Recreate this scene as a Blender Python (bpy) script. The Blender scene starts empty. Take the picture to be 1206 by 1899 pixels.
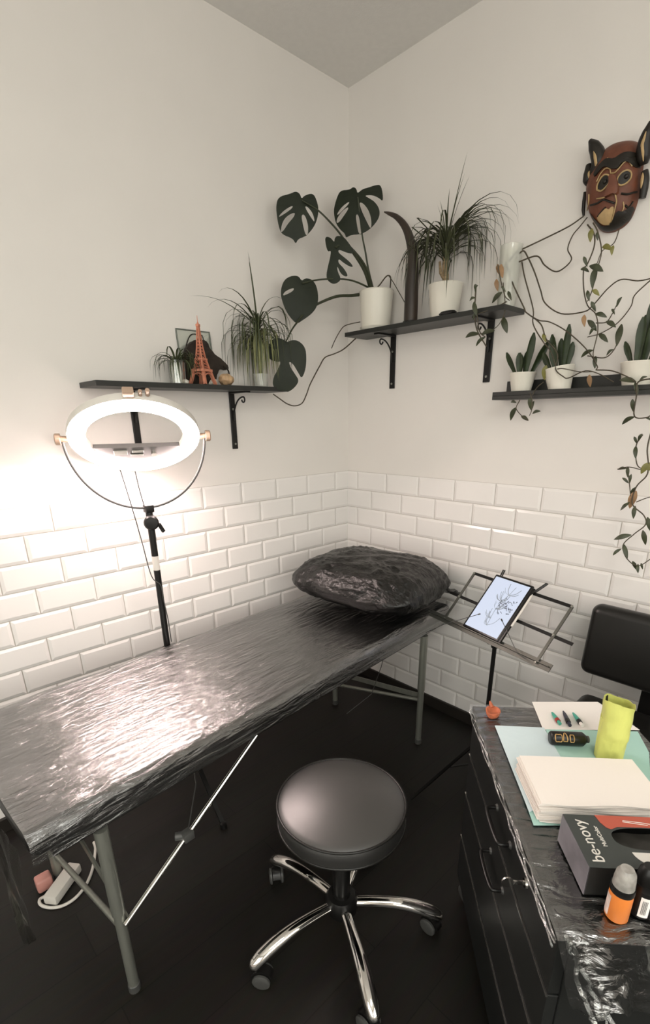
import bpy, bmesh, math, random
from mathutils import Vector, Matrix, noise
PI = math.pi
S = bpy.context.scene
COL = S.collection

# ------------------------------------------------------------------ camera
FPX, CXP, CYP = 911.2, 603.0, 1106.2          # focal length and principal point for 1206 x 1899
EYE = Vector((-2.0638, -1.9991, 1.5219))
ROT = Matrix(((0.726507, 0.243265, -0.642658),
              (-0.687016, 0.238056, -0.686541),
              (-0.014022, 0.940293, 0.340076)))
cam = bpy.data.cameras.new('camera')
cam.sensor_fit = 'HORIZONTAL'; cam.sensor_width = 36.0
cam.lens = FPX / 1206 * 36.0
cam.shift_y = (CYP - 949.5) / 1206
cam.clip_start = 0.02
cam_ob = bpy.data.objects.new('camera', cam)
cam_ob.matrix_world = Matrix.Translation(EYE) @ ROT.to_4x4()
COL.objects.link(cam_ob); S.camera = cam_ob

# ------------------------------------------------------------------ light
S.view_settings.view_transform = 'Standard'
S.view_settings.look = 'None'
S.view_settings.exposure = 0.35
S.view_settings.gamma = 1.0
S.view_settings.use_curve_mapping = False
wd = bpy.data.worlds.new('room_world'); S.world = wd; wd.use_nodes = True
wd.node_tree.nodes['Background'].inputs[0].default_value = (0.80, 0.83, 0.78, 1)
wd.node_tree.nodes['Background'].inputs[1].default_value = 0.25
CEIL_POWER = 26.0
RING_STRENGTH = 58.0
FILL_STRENGTH = 2.55  # glow of the added fill panes behind the camera
def area(name, loc, sx, sy, power, col):
    l = bpy.data.lights.new(name, 'AREA'); l.shape = 'RECTANGLE'; l.size = sx; l.size_y = sy
    l.energy = power; l.color = col
    o = bpy.data.objects.new(name, l); o.location = loc; COL.objects.link(o); return o
area('overhead_fill', (-2.6, -2.9, 2.86), 1.2, 0.6, CEIL_POWER, (1.0, 1.0, 0.95))  # overhead fill light, added out of view

# ------------------------------------------------------------------ pixel rays (used to read positions off the photograph)
def ray(u, v): return ROT @ Vector(((u - CXP) / FPX, -(v - CYP) / FPX, -1.0))
def on(ax, val, u, v):
    d = ray(u, v); t = (val - EYE[ax]) / d[ax]; return EYE + d * t
def at_x(u, v, x=0.0): return on(0, x, u, v)
def at_y(u, v, y=0.0): return on(1, y, u, v)
def at_z(u, v, z=0.0): return on(2, z, u, v)
def on_plane(u, v, p, n):
    d = ray(u, v); return EYE + d * ((p - EYE).dot(n) / d.dot(n))

# ------------------------------------------------------------------ materials
def lin(c):
    return tuple(((x / 255) / 12.92 if x / 255 <= 0.04045 else ((x / 255 + 0.055) / 1.055) ** 2.4) for x in c) + (1.0,)
MATS = {}
def mat(name, rgb, rough=0.5, metal=0.0, var=0.0, vscale=20.0, bump=0.0, bscale=60.0, stretch=(1, 1, 1), coat=0.0, coatr=0.03, trans=0.0, emit=0.0, spec=0.5, ior=1.45, bdist=0.004, dark=None, detail=4.0):
    m = bpy.data.materials.new(name); m.use_nodes = True; MATS[name] = m
    nt = m.node_tree; b = nt.nodes['Principled BSDF']
    c = lin(rgb)
    b.inputs['Base Color'].default_value = c
    b.inputs['Roughness'].default_value = rough; b.inputs['Metallic'].default_value = metal
    b.inputs['Specular IOR Level'].default_value = spec; b.inputs['IOR'].default_value = ior
    b.inputs['Coat Weight'].default_value = coat; b.inputs['Coat Roughness'].default_value = coatr; b.inputs['Transmission Weight'].default_value = trans
    if emit:
        b.inputs['Emission Color'].default_value = c; b.inputs['Emission Strength'].default_value = emit
    tc = nt.nodes.new('ShaderNodeTexCoord'); mp = nt.nodes.new('ShaderNodeMapping')
    mp.inputs['Scale'].default_value = stretch
    nt.links.new(tc.outputs['Object'], mp.inputs['Vector'])
    if var:
        n = nt.nodes.new('ShaderNodeTexNoise'); n.inputs['Scale'].default_value = vscale; n.inputs['Detail'].default_value = detail
        nt.links.new(mp.outputs[0], n.inputs['Vector'])
        r = nt.nodes.new('ShaderNodeValToRGB')
        r.color_ramp.elements[0].position = 0.3; r.color_ramp.elements[1].position = 0.7
        lo = lin(dark) if dark else tuple(x * (1 - var) for x in c[:3]) + (1,)
        hi = tuple(min(1, x * (1 + var)) for x in c[:3]) + (1,)
        r.color_ramp.elements[0].color = lo; r.color_ramp.elements[1].color = hi
        nt.links.new(n.outputs['Fac'], r.inputs['Fac']); nt.links.new(r.outputs['Color'], b.inputs['Base Color'])
    if bump:
        n2 = nt.nodes.new('ShaderNodeTexNoise'); n2.inputs['Scale'].default_value = bscale; n2.inputs['Detail'].default_value = detail
        nt.links.new(mp.outputs[0], n2.inputs['Vector'])
        bp = nt.nodes.new('ShaderNodeBump'); bp.inputs['Strength'].default_value = bump; bp.inputs['Distance'].default_value = bdist
        nt.links.new(n2.outputs['Fac'], bp.inputs['Height']); nt.links.new(bp.outputs[0], b.inputs['Normal'])
    return m
def film_mat(name, gloss=0.3, rough=0.15, bump=0.6, scale=30, stretch=(1, 1, 1), rotz=0.0, tint=(0.96, 0.97, 0.96), bdist=0.006, milky=0.0):
    m = bpy.data.materials.new(name); m.use_nodes = True; nt = m.node_tree; nt.nodes.clear()
    out = nt.nodes.new('ShaderNodeOutputMaterial')
    tr = nt.nodes.new('ShaderNodeBsdfTransparent'); tr.inputs[0].default_value = tint + (1,)
    gl = nt.nodes.new('ShaderNodeBsdfGlossy'); gl.inputs['Roughness'].default_value = rough; gl.inputs[0].default_value = (1, 1, 1, 1)
    mx = nt.nodes.new('ShaderNodeMixShader')
    fr = nt.nodes.new('ShaderNodeLayerWeight'); fr.inputs[0].default_value = 0.35
    ma = nt.nodes.new('ShaderNodeMath'); ma.operation = 'MULTIPLY_ADD'; ma.inputs[1].default_value = 0.7; ma.inputs[2].default_value = gloss; ma.use_clamp = True
    tc = nt.nodes.new('ShaderNodeTexCoord'); mp = nt.nodes.new('ShaderNodeMapping'); mp.inputs['Scale'].default_value = stretch; mp.inputs['Rotation'].default_value = (0, 0, rotz)
    nz = nt.nodes.new('ShaderNodeTexNoise'); nz.inputs['Scale'].default_value = scale; nz.inputs['Detail'].default_value = 5; nz.inputs['Distortion'].default_value = 0.6
    bp = nt.nodes.new('ShaderNodeBump'); bp.inputs['Strength'].default_value = bump; bp.inputs['Distance'].default_value = bdist
    L = nt.links.new
    L(tc.outputs['Object'], mp.inputs['Vector']); L(mp.outputs[0], nz.inputs['Vector']); L(nz.outputs['Fac'], bp.inputs['Height'])
    L(bp.outputs[0], gl.inputs['Normal']); L(bp.outputs[0], fr.inputs['Normal'])
    L(fr.outputs['Fresnel'], ma.inputs[0]); L(ma.outputs[0], mx.inputs[0]); L(tr.outputs[0], mx.inputs[1]); L(gl.outputs[0], mx.inputs[2])
    if milky:
        df = nt.nodes.new('ShaderNodeBsdfDiffuse'); df.inputs[0].default_value = (0.85, 0.85, 0.82, 1)
        m2 = nt.nodes.new('ShaderNodeMixShader'); m2.inputs[0].default_value = milky
        L(mx.outputs[0], m2.inputs[1]); L(df.outputs[0], m2.inputs[2]); L(m2.outputs[0], out.inputs[0])
    else: L(mx.outputs[0], out.inputs[0])
    MATS[name] = m; return m

WALL = mat('wall_paint', (225, 220, 214), 0.75, var=0.02, vscale=3, bump=0.12, bscale=220, bdist=0.001)
CEIL = mat('ceiling_paint', (226, 223, 218), 0.9, var=0.02, vscale=40, bump=0.2, bscale=150, bdist=0.002)
TILE = mat('glazed_tile', (230, 226, 222), 0.18, coat=0.15, var=0.015, vscale=4)
GROUT = mat('grout', (196, 190, 182), 0.9)
BASEB = mat('dark_baseboard', (34, 30, 26), 0.45)
BLACKMETAL = mat('black_metal', (22, 21, 20), 0.38, metal=0.3, bump=0.1, bscale=300, bdist=0.0005)
SHELF = mat('black_shelf_board', (36, 37, 34), 0.42, var=0.15, vscale=30, stretch=(1, 6, 6))
VINYL = mat('black_vinyl', (25, 24, 22), 0.36, bump=0.15, bscale=180, bdist=0.0008)
STOOLV = mat('stool_leather', (32, 31, 29), 0.42, bump=0.22, bscale=14, bdist=0.004, spec=1.0, coat=1.0, coatr=0.5)
CHROME = mat('chrome', (225, 222, 218), 0.07, metal=1.0)
ALU = mat('brushed_steel', (148, 149, 140), 0.34, metal=0.65, var=0.1, vscale=60, stretch=(1, 1, 0.1))
PLASTIC = mat('black_plastic', (18, 17, 16), 0.35)
GREYPL = mat('grey_plastic', (70, 70, 68), 0.4)
STANDM = mat('stand_steel', (96, 96, 90), 0.4, metal=0.6)
CERAM = mat('white_ceramic', (226, 221, 208), 0.35, var=0.02, vscale=8)
WHITEPL = mat('white_plastic', (215, 210, 202), 0.35)
SOIL = mat('soil', (45, 34, 26), 0.95, var=0.4, vscale=120, bump=0.8, bscale=120)
LEAFD = mat('dark_monstera_leaf', (29, 35, 21), 0.5, var=0.18, vscale=25, spec=0.3)
LEAFG = mat('grassy_leaf', (66, 72, 48), 0.5, var=0.35, vscale=18, spec=0.35)
LEAFS = mat('dracaena_leaf', (66, 69, 48), 0.5, var=0.35, vscale=20, spec=0.35)
LEAFP = mat('pale_leaf', (128, 130, 88), 0.55, var=0.3, vscale=25)
SUCC = mat('succulent_leaf', (38, 50, 24), 0.4, var=0.3, vscale=22, spec=0.4)
HOYA = mat('hoya_leaf', (62, 66, 46), 0.45, var=0.3, vscale=30)
HOYAY = mat('yellow_green_leaf', (116, 112, 58), 0.5, var=0.25, vscale=30)
HOYAB = mat('dry_tan_leaf', (150, 118, 86), 0.6, var=0.25, vscale=30)
STEM = mat('vine_stem', (74, 66, 52), 0.6, var=0.25, vscale=40)
GSTEM = mat('green_stem', (52, 56, 38), 0.5, var=0.2, vscale=40)
TRUNK = mat('plant_trunk', (140, 120, 92), 0.8, var=0.35, vscale=40, bump=0.5, bscale=80, stretch=(1, 1, 3))
COPPER = mat('copper', (212, 140, 114), 0.36, metal=0.35, var=0.15, vscale=40)
HORN = mat('horn', (52, 42, 34), 0.45, var=0.6, vscale=9, bump=0.4, bscale=30, stretch=(1, 1, 0.25), dark=(22, 19, 16))
WOODD = mat('dark_bark', (44, 36, 29), 0.8, var=0.4, vscale=30, bump=0.8, bscale=60)
SHELL = mat('sea_shell', (176, 146, 112), 0.5, var=0.35, vscale=40, bump=0.6, bscale=60)
PAPER = mat('paper_towel', (234, 226, 218), 0.9, bump=0.25, bscale=160, bdist=0.001)
SHEET = mat('white_sheet', (238, 232, 226), 0.7)
PADB = mat('pale_blue_pad', (206, 222, 226), 0.8, bump=0.15, bscale=40)
PADT = mat('teal_pad', (168, 206, 196), 0.8, bump=0.15, bscale=40)
YELLOW = mat('yellow_green_film', (202, 205, 112), 0.45, var=0.10, vscale=25, bump=0.7, bscale=22, bdist=0.006, stretch=(1, 1, 0.4))
ORANGE = mat('orange_clay', (184, 102, 70), 0.5, var=0.2, vscale=60)
FRAMEM = mat('grey_frame', (120, 124, 116), 0.4, metal=0.4)
PILLOWM = mat('black_crinkled_film', (17, 16, 14), 0.27, bump=1.0, bscale=46, bdist=0.008, stretch=(1.5, 0.7, 1), spec=0.55, detail=6)
CABM = mat('cabinet_black', (30, 31, 30), 0.4, bump=0.15, bscale=200, bdist=0.0006)
CABL = mat('cabinet_edge', (150, 150, 144), 0.25, metal=0.9)
GLASS = film_mat('clear_glass', gloss=0.05, rough=0.03, bump=0.0, tint=(0.93, 0.95, 0.93))
FROST = film_mat('frosted_vase_glass', gloss=0.01, rough=0.1, bump=0.1, tint=(0.95, 0.95, 0.9), milky=0.28)
BEDFILM = film_mat('bed_film', gloss=0.19, rough=0.24, bump=0.9, scale=11, stretch=(1.0, 5.5, 5.5), rotz=0.30, bdist=0.010)
DARKFILM = film_mat('smoky_film', gloss=0.03, rough=0.25, bump=0.4, scale=18, tint=(0.62, 0.62, 0.58))
CABFILM = film_mat('cabinet_film', gloss=0.17, rough=0.14, bump=1.0, scale=16, stretch=(3, 1, 1), rotz=0.6, bdist=0.012)
FILLGLOW = mat('fill_glow', (253, 253, 247), 0.5, emit=FILL_STRENGTH)  # emissive fill for the added panes, no real daylight source
LED = mat('ring_diffuser', (255, 232, 226), 0.5, emit=RING_STRENGTH)
SCREEN = mat('tablet_screen', (206, 214, 232), 0.3, emit=0.85)
SCREEN.node_tree.nodes['Principled BSDF'].inputs['Base Color'].default_value = (0.02, 0.02, 0.02, 1)

def floor_mat():
    m = bpy.data.materials.new('dark_laminate'); m.use_nodes = True; nt = m.node_tree; b = nt.nodes['Principled BSDF']
    L = nt.links.new
    tc = nt.nodes.new('ShaderNodeTexCoord')
    br = nt.nodes.new('ShaderNodeTexBrick'); br.inputs['Scale'].default_value = 1.0
    br.inputs['Brick Width'].default_value = 1.25; br.inputs['Row Height'].default_value = 0.19; br.inputs['Mortar Size'].default_value = 0.0015
    br.inputs['Color1'].default_value = lin((30, 27, 24)); br.inputs['Color2'].default_value = lin((36, 33, 29)); br.inputs['Mortar'].default_value = lin((16, 14, 12))
    L(tc.outputs['Object'], br.inputs['Vector'])
    mp = nt.nodes.new('ShaderNodeMapping'); mp.inputs['Scale'].default_value = (2, 22, 1); L(tc.outputs['Object'], mp.inputs[0])
    nz = nt.nodes.new('ShaderNodeTexNoise'); nz.inputs['Scale'].default_value = 2.5; nz.inputs['Detail'].default_value = 6; L(mp.outputs[0], nz.inputs['Vector'])
    mx = nt.nodes.new('ShaderNodeMix'); mx.data_type = 'RGBA'; mx.blend_type = 'MULTIPLY'; mx.inputs[0].default_value = 0.55
    L(br.outputs['Color'], mx.inputs[6]); L(nz.outputs['Color'], mx.inputs[7]); L(mx.outputs[2], b.inputs['Base Color'])
    bp = nt.nodes.new('ShaderNodeBump'); bp.inputs['Strength'].default_value = 0.25; bp.inputs['Distance'].default_value = 0.002
    L(nz.outputs['Fac'], bp.inputs['Height']); L(bp.outputs[0], b.inputs['Normal'])
    b.inputs['Roughness'].default_value = 0.45; b.inputs['Specular IOR Level'].default_value = 0.3
    return m
FLOOR = floor_mat()

# ------------------------------------------------------------------ object helpers
def wmat(o):
    m = o.matrix_basis.copy()
    while o.parent: o = o.parent; m = o.matrix_basis @ m
    return m
def obj(name, bm, m, parent=None, local=False, smooth=None):
    if parent is not None and not local: bm.transform(wmat(parent).inverted())
    bmesh.ops.recalc_face_normals(bm, faces=bm.faces[:])
    me = bpy.data.meshes.new(name); bm.to_mesh(me); bm.free()
    ms = m if isinstance(m, (list, tuple)) else [m]
    for x in ms: me.materials.append(x)
    if smooth is not None:
        for p in me.polygons: p.use_smooth = True
        try: me.set_sharp_from_angle(angle=math.radians(smooth))
        except Exception: pass
    o = bpy.data.objects.new(name, me); COL.objects.link(o)
    if parent is not None: o.parent = parent
    return o
def thing(name, label, cat, loc=(0, 0, 0), rotz=0.0, group=None):
    o = bpy.data.objects.new(name, None); o.location = loc; o.rotation_euler = (0, 0, rotz); o.empty_display_size = 0.05
    COL.objects.link(o); o['label'] = label; o['category'] = cat
    if group: o['group'] = group
    return o
def tag(o, label, cat, group=None):
    o['label'] = label; o['category'] = cat
    if group: o['group'] = group
    return o
def struct(name, bm, m, smooth=None):
    o = obj(name, bm, m, None, smooth=smooth); o['kind'] = 'structure'; return o
B = bmesh.new
def box(bm, lo, hi, bev=0.0, seg=2, M=None):
    r = bmesh.ops.create_cube(bm, size=1.0); vs = r['verts']
    c = [(a + b) / 2 for a, b in zip(lo, hi)]; s = [b - a for a, b in zip(lo, hi)]
    for v in vs: v.co = Vector((v.co.x * s[0] + c[0], v.co.y * s[1] + c[1], v.co.z * s[2] + c[2]))
    if bev:
        es = list({e for v in vs for e in v.link_edges})
        g = bmesh.ops.bevel(bm, geom=es, offset=bev, segments=seg, profile=0.5, affect='EDGES')
        vs = list({v for f in g['faces'] for v in f.verts} | {v for v in vs if v.is_valid})
        vs = [v for v in vs if v.is_valid]
    if M is not None: bmesh.ops.transform(bm, matrix=M, verts=vs)
    return vs
def frame_of(t, up=Vector((0, 0, 1))):
    t = t.normalized()
    a = t.cross(up)
    if a.length < 1e-4: a = t.cross(Vector((1, 0, 0)))
    a.normalize(); return a, a.cross(t).normalized()
def smooth_path(pts, n=6):
    pts = [Vector(p) for p in pts]
    if len(pts) < 3 or n < 2: return pts
    out = []
    P = [pts[0] * 2 - pts[1]] + pts + [pts[-1] * 2 - pts[-2]]
    for i in range(1, len(P) - 2):
        p0, p1, p2, p3 = P[i - 1:i + 3]
        for k in range(n):
            t = k / n
            out.append(0.5 * ((2 * p1) + (p2 - p0) * t + (2 * p0 - 5 * p1 + 4 * p2 - p3) * t * t + (3 * p1 - p0 - 3 * p2 + p3) * t ** 3))
    out.append(pts[-1]); return out
def tube(bm, pts, r, seg=8, cap=True, sx=1.0):
    pts = [Vector(p) for p in pts]; n = len(pts)
    rs = r if isinstance(r, (list, tuple)) else [r] * n
    if len(rs) != n: rs = [rs[0] + (rs[-1] - rs[0]) * i / (n - 1) for i in range(n)] if len(rs) == 2 else [rs[min(len(rs) - 1, int(i * len(rs) / n))] for i in range(n)]
    a, b = None, None; rings = []
    for i, p in enumerate(pts):
        t = (pts[min(i + 1, n - 1)] - pts[max(i - 1, 0)])
        if t.length < 1e-9: t = Vector((0, 0, 1))
        t.normalize()
        if a is None: a, b = frame_of(t)
        else:
            a = (a - t * a.dot(t)); a.normalize(); b = a.cross(t).normalized()
        rings.append([bm.verts.new(p + a * (math.cos(2 * PI * k / seg) * rs[i] * sx) + b * (math.sin(2 * PI * k / seg) * rs[i])) for k in range(seg)])
    for i in range(n - 1):
        for k in range(seg):
            bm.faces.new((rings[i][k], rings[i][(k + 1) % seg], rings[i + 1][(k + 1) % seg], rings[i + 1][k]))
    if cap:
        bm.faces.new(rings[0][::-1]); bm.faces.new(rings[-1])
def lathe(bm, prof, seg=32, c=(0, 0, 0), M=None, close=False):
    c = Vector(c); rings = []
    for (r, z) in prof:
        if r < 1e-6: v = [c + Vector((0, 0, z))]
        else: v = [c + Vector((r * math.cos(2 * PI * k / seg), r * math.sin(2 * PI * k / seg), z)) for k in range(seg)]
        if M is not None: v = [M @ q for q in v]
        rings.append([bm.verts.new(q) for q in v])
    pr = list(zip(rings, rings[1:])) + ([(rings[-1], rings[0])] if close else [])
    for a, b in pr:
        for k in range(seg):
            k2 = (k + 1) % seg
            if len(a) == 1 and len(b) == 1: continue
            if len(a) == 1: bm.faces.new((a[0], b[k2], b[k]))
            elif len(b) == 1: bm.faces.new((a[k], a[k2], b[0]))
            else: bm.faces.new((a[k], a[k2], b[k2], b[k]))
def align(axis, loc=(0, 0, 0)):
    q = Vector((0, 0, 1)).rotation_difference(Vector(axis).normalized())
    return Matrix.Translation(Vector(loc)) @ q.to_matrix().to_4x4()
def prism(bm, poly, off):
    """poly: 3-D outline; off: extrusion vector"""
    off = Vector(off)
    a = [bm.verts.new(Vector(p)) for p in poly]; b = [bm.verts.new(Vector(p) + off) for p in poly]
    bm.faces.new(a); bm.faces.new(b[::-1]); n = len(a)
    for i in range(n): bm.faces.new((a[i], b[i], b[(i + 1) % n], a[(i + 1) % n]))
def bar(bm, p, q, w, h, up=Vector((0, 0, 1)), bev=0.0):
    p, q = Vector(p), Vector(q); t = (q - p); L = t.length; t.normalize(); a, b = frame_of(t, up)
    M = Matrix((a, b, t)).transposed().to_4x4(); M.translation = p
    box(bm, (-w / 2, -h / 2, 0), (w / 2, h / 2, L), bev, 2, M)
def blade(bm, path, w, fold=0.35, thick=0.0, wp=None, side=None):
    """a tapered leaf strip with a folded midrib"""
    pts = [Vector(p) for p in path]; n = len(pts); rows = []
    for i, p in enumerate(pts):
        t = (pts[min(i + 1, n - 1)] - pts[max(0, i - 1)]).normalized()
        a = side.copy() if side is not None else t.cross(Vector((0, 0, 1)))
        a = a - t * a.dot(t)
        if a.length < 1e-3: a = t.cross(Vector((1, 0, 0)))
        a.normalize(); nrm = a.cross(t)
        f = i / (n - 1); ww = w * (wp(f) if wp else (0.55 + 0.45 * min(1, f * 4)) * (1 - f ** 2.2) + 0.02)
        rows.append([bm.verts.new(p - a * ww / 2 + nrm * ww * fold * 0.5), bm.verts.new(p), bm.verts.new(p + a * ww / 2 + nrm * ww * fold * 0.5)])
    for r, s in zip(rows, rows[1:]):
        bm.faces.new((r[0], r[1], s[1], s[0])); bm.faces.new((r[1], r[2], s[2], s[1]))
def ell(f): return max(0.04, math.sin(PI * min(1, f * 0.97 + 0.03)) ** 0.8)
def solidify(bm, t):
    bmesh.ops.recalc_face_normals(bm, faces=bm.faces[:])
    bmesh.ops.solidify(bm, geom=bm.faces[:], thickness=t)
def filled(polys2d, ext, name='tmp'):
    """outline (first) with holes, filled in the local xy plane, extruded both ways by ext -> bmesh"""
    cu = bpy.data.curves.new(name, 'CURVE'); cu.dimensions = '2D'; cu.fill_mode = 'BOTH'; cu.extrude = ext
    for pl in polys2d:
        sp = cu.splines.new('POLY'); sp.points.add(len(pl) - 1); sp.use_cyclic_u = True
        for k, (x, y) in enumerate(pl): sp.points[k].co = (x, y, 0, 1)
    o = bpy.data.objects.new(name, cu); COL.objects.link(o)
    me = bpy.data.meshes.new_from_object(o.evaluated_get(bpy.context.evaluated_depsgraph_get()))
    bpy.data.objects.remove(o); bpy.data.curves.remove(cu)
    bm = B(); bm.from_mesh(me); bpy.data.meshes.remove(me); bmesh.ops.remove_doubles(bm, verts=bm.verts[:], dist=1e-6); return bm
def text_bm(s, size, ext=0.0004):
    cu = bpy.data.curves.new('t', 'FONT'); cu.body = s; cu.size = size; cu.extrude = ext; cu.align_x = 'CENTER'; cu.align_y = 'CENTER'
    o = bpy.data.objects.new('t', cu); COL.objects.link(o)
    me = bpy.data.meshes.new_from_object(o.evaluated_get(bpy.context.evaluated_depsgraph_get()))
    bpy.data.objects.remove(o); bpy.data.curves.remove(cu)
    bm = B(); bm.from_mesh(me); bpy.data.meshes.remove(me); return bm
def round_poly(pts, it=2, skip=()):
    """corner-cutting smoothing of a closed 2-D outline"""
    for _ in range(it):
        out = []; n = len(pts)
        for i in range(n):
            p, q = pts[i], pts[(i + 1) % n]
            out.append((p[0] * .75 + q[0] * .25, p[1] * .75 + q[1] * .25)); out.append((p[0] * .25 + q[0] * .75, p[1] * .25 + q[1] * .75))
        pts = out
    return pts
def px_crop(pts, s, ox, oy): return [(ox + u / s, oy + v / s) for u, v in pts]
def metre(p):                                    # metres per pixel at point p
    return -((ROT.transposed() @ (Vector(p) - EYE)).z) / FPX

# ================================================================== the room
H = 2.926; RX = -4.4; RY = -4.4
bm = B(); box(bm, (RX, RY, -0.06), (0.0, 0.0, 0.0)); struct('floor', bm, FLOOR)
bm = B(); box(bm, (RX, RY, H), (0.0, 0.0, H + 0.08)); struct('ceiling', bm, CEIL)
bm = B(); box(bm, (RX, 0.0, -0.06), (0.1, 0.1, H + 0.08)); struct('wall_left', bm, WALL)
bm = B(); box(bm, (0.0, RY, -0.06), (0.1, 0.0, H + 0.08)); struct('wall_right', bm, WALL)
bm = B(); box(bm, (RX - 0.1, RY - 0.1, -0.06), (RX, 0.1, H + 0.08)); struct('wall_side', bm, WALL)
bm = B(); box(bm, (RX, RY - 0.1, -0.06), (0.1, RY, H + 0.08)); struct('wall_back', bm, WALL)
# two unseen glowing panes with frames, added behind the camera for fill light
def fill_pane(name, axis, c0, c1, z0, z1):
    def bx(bm, a0, a1, b0, b1, d0, d1):
        if axis == 'y': box(bm, (a0, RY + d0, b0), (a1, RY + d1, b1), 0.003)
        else: box(bm, (RX + d0, a0, b0), (RX + d1, a1, b1), 0.003)
    bm = B(); bx(bm, c0, c1, z0, z1, 0.001, 0.012); w = struct(name, bm, FILLGLOW)
    bm = B(); f = 0.07; m = (c0 + c1) / 2
    for a0, a1, b0, b1 in ((c0 - f, c1 + f, z0 - f, z0), (c0 - f, c1 + f, z1, z1 + f), (c0 - f, c0, z0, z1), (c1, c1 + f, z0, z1), (m - 0.03, m + 0.03, z0, z1)): bx(bm, a0, a1, b0, b1, 0.001, 0.05)
    obj('fill_pane_frame', bm, WHITEPL, w)
fill_pane('fill_pane_1', 'y', -3.7, -0.9, 0.9, 2.5)
fill_pane('fill_pane_2', 'x', -3.6, -1.2, 0.9, 2.5)
ZL = 1.144; TH = 0.1; TW = 0.2084                       # tile line, tile height, tile width
def tiles(name, axis, shift):
    bm = B(); g = 0.0018; bv = 0.011; h0 = 0.0035; h1 = 0.0065
    def P(s, z, d): return Vector((-s, -d, z)) if axis == 'x' else Vector((-d, -s, z))
    Lw = 4.4
    # grout bed
    q = [P(0.0, 0.0, 0.001), P(Lw, 0.0, 0.001), P(Lw, ZL + TH, 0.001), P(0.0, ZL + TH, 0.001)]
    gv = [bm.verts.new(x) for x in q]; f = bm.faces.new(gv); f.material_index = 1
    gv2 = [P(0.0, ZL + TH, 0.0), P(Lw, ZL + TH, 0.0)]
    row = 0
    z1 = ZL + TH
    while z1 > 0.01:
        z0 = max(z1 - TH, 0.0)
        s = shift + (-TW / 2 if row % 2 == 0 else 0.0)
        while s < Lw:
            a, b = max(s, 0.0) + g, min(s + TW, Lw) - g
            if b - a > 0.012:
                c0, c1 = z0 + g, z1 - g
                o0 = [P(a, c0, 0.001), P(b, c0, 0.001), P(b, c1, 0.001), P(a, c1, 0.001)]
                o1 = [P(a, c0, h0), P(b, c0, h0), P(b, c1, h0), P(a, c1, h0)]
                la = bv if s >= 0 else 0.0005; bz = bv if c1 - c0 > 3 * bv else 0.001
                o2 = [P(a + la, c0 + bz, h1), P(b - bv, c0 + bz, h1), P(b - bv, c1 - bz, h1), P(a + la, c1 - bz, h1)]
                V = [[bm.verts.new(x) for x in o] for o in (o0, o1, o2)]
                for A_, B_ in ((V[0], V[1]), (V[1], V[2])):
                    for k in range(4): bm.faces.new((A_[k], A_[(k + 1) % 4], B_[(k + 1) % 4], B_[k]))
                bm.faces.new(V[2])
            s += TW
        z1 -= TH; row += 1
    return struct(name, bm, [TILE, GROUT])
tiles('trim_1', 'x', 0.0)
tiles('trim_2', 'y', -0.025)
bm = B(); box(bm, (RX, -0.02, 0.0), (-0.02, -0.006, 0.064), 0.003); struct('baseboard_left', bm, BASEB)
bm = B(); box(bm, (-0.02, RY, 0.0), (-0.006, -0.006, 0.064), 0.003); struct('baseboard_right', bm, BASEB)
t = thing('ceiling_fill', 'unseen white ceiling panel added for overhead fill light', 'added fill light', (-2.6, -2.9, H))  # unseen housing, added to go with the overhead fill
bm = B(); box(bm, (-3.22, -3.22, 2.885), (-1.98, -2.58, H), 0.004); obj('housing', bm, WHITEPL, t)

# ================================================================== wall shelves
def bracket(t, base, along, out, zt, zb, reach, w=0.027, side=1):
    """black steel shelf bracket; base on the wall under the board, 'out' points into the room, 'along' runs along the wall"""
    base, al, o = Vector(base), Vector(along), Vector(out); up = Vector((0, 0, 1))
    M = Matrix((al, o, up)).transposed().to_4x4(); M.translation = base
    bm = B(); box(bm, (-w / 2, 0.0, zb - base.z), (w / 2, 0.007, zt - base.z), 0.0015, 2, M); a = obj('wall_bar', bm, BLACKMETAL, t)
    for z in (zb + 0.022, zt - 0.07):
        bm = B(); lathe(bm, [(0, 0.004), (0.0045, 0.003), (0.005, 0.0)], 12, M=M @ Matrix.Translation((0, 0.007, z - base.z)) @ align((0, 1, 0))); obj('screw', bm, ALU, a)
    bm = B(); box(bm, (-w / 2, 0.0, zt - 0.006 - base.z), (w / 2, reach, zt - base.z), 0.0015, 2, M); obj('shelf_arm', bm, BLACKMETAL, t)
    h = zt - zb; pts = []
    for k in range(15):
        f = k / 14; a_ = f * PI / 2
        pts.append(M @ Vector((0, 0.010 + 0.082 * (1 - math.cos(a_)), (zt - base.z) - h * 0.50 + (h * 0.50 - 0.022) * math.sin(a_))))
    e = pts[-1]
    for k in range(1, 12):
        a_ = k / 11 * 1.5 * PI
        pts.append(e + o * (0.011 * math.sin(a_)) + up * (0.011 * (math.cos(a_) - 1)) * -1 * -1)
    bm = B(); tube(bm, pts, 0.0034, 8); obj('scroll_brace', bm, BLACKMETAL, t)
sh = thing('wall_shelf', 'black board shelf on the left wall above the ring light', 'shelf', (-0.97, 0, 1.646), 0, 'wall shelves')
bm = B(); box(bm, (-1.386, -0.16, 1.638), (-0.555, -0.001, 1.656), 0.0012); obj('board', bm, SHELF, sh)
for x in (-0.747, -1.20): bracket(sh, (x, -0.001, 1.6), (1, 0, 0), (0, -1, 0), 1.638, 1.398, 0.13)
sh2 = thing('wall_shelf', 'black board shelf on the right wall holding two white pots and a horn', 'shelf', (0, -0.54, 1.9), 0, 'wall shelves')
bm = B(); box(bm, (-0.16, -0.957, 1.893), (-0.001, -0.132, 1.911), 0.0012); obj('board', bm, SHELF, sh2)
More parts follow.
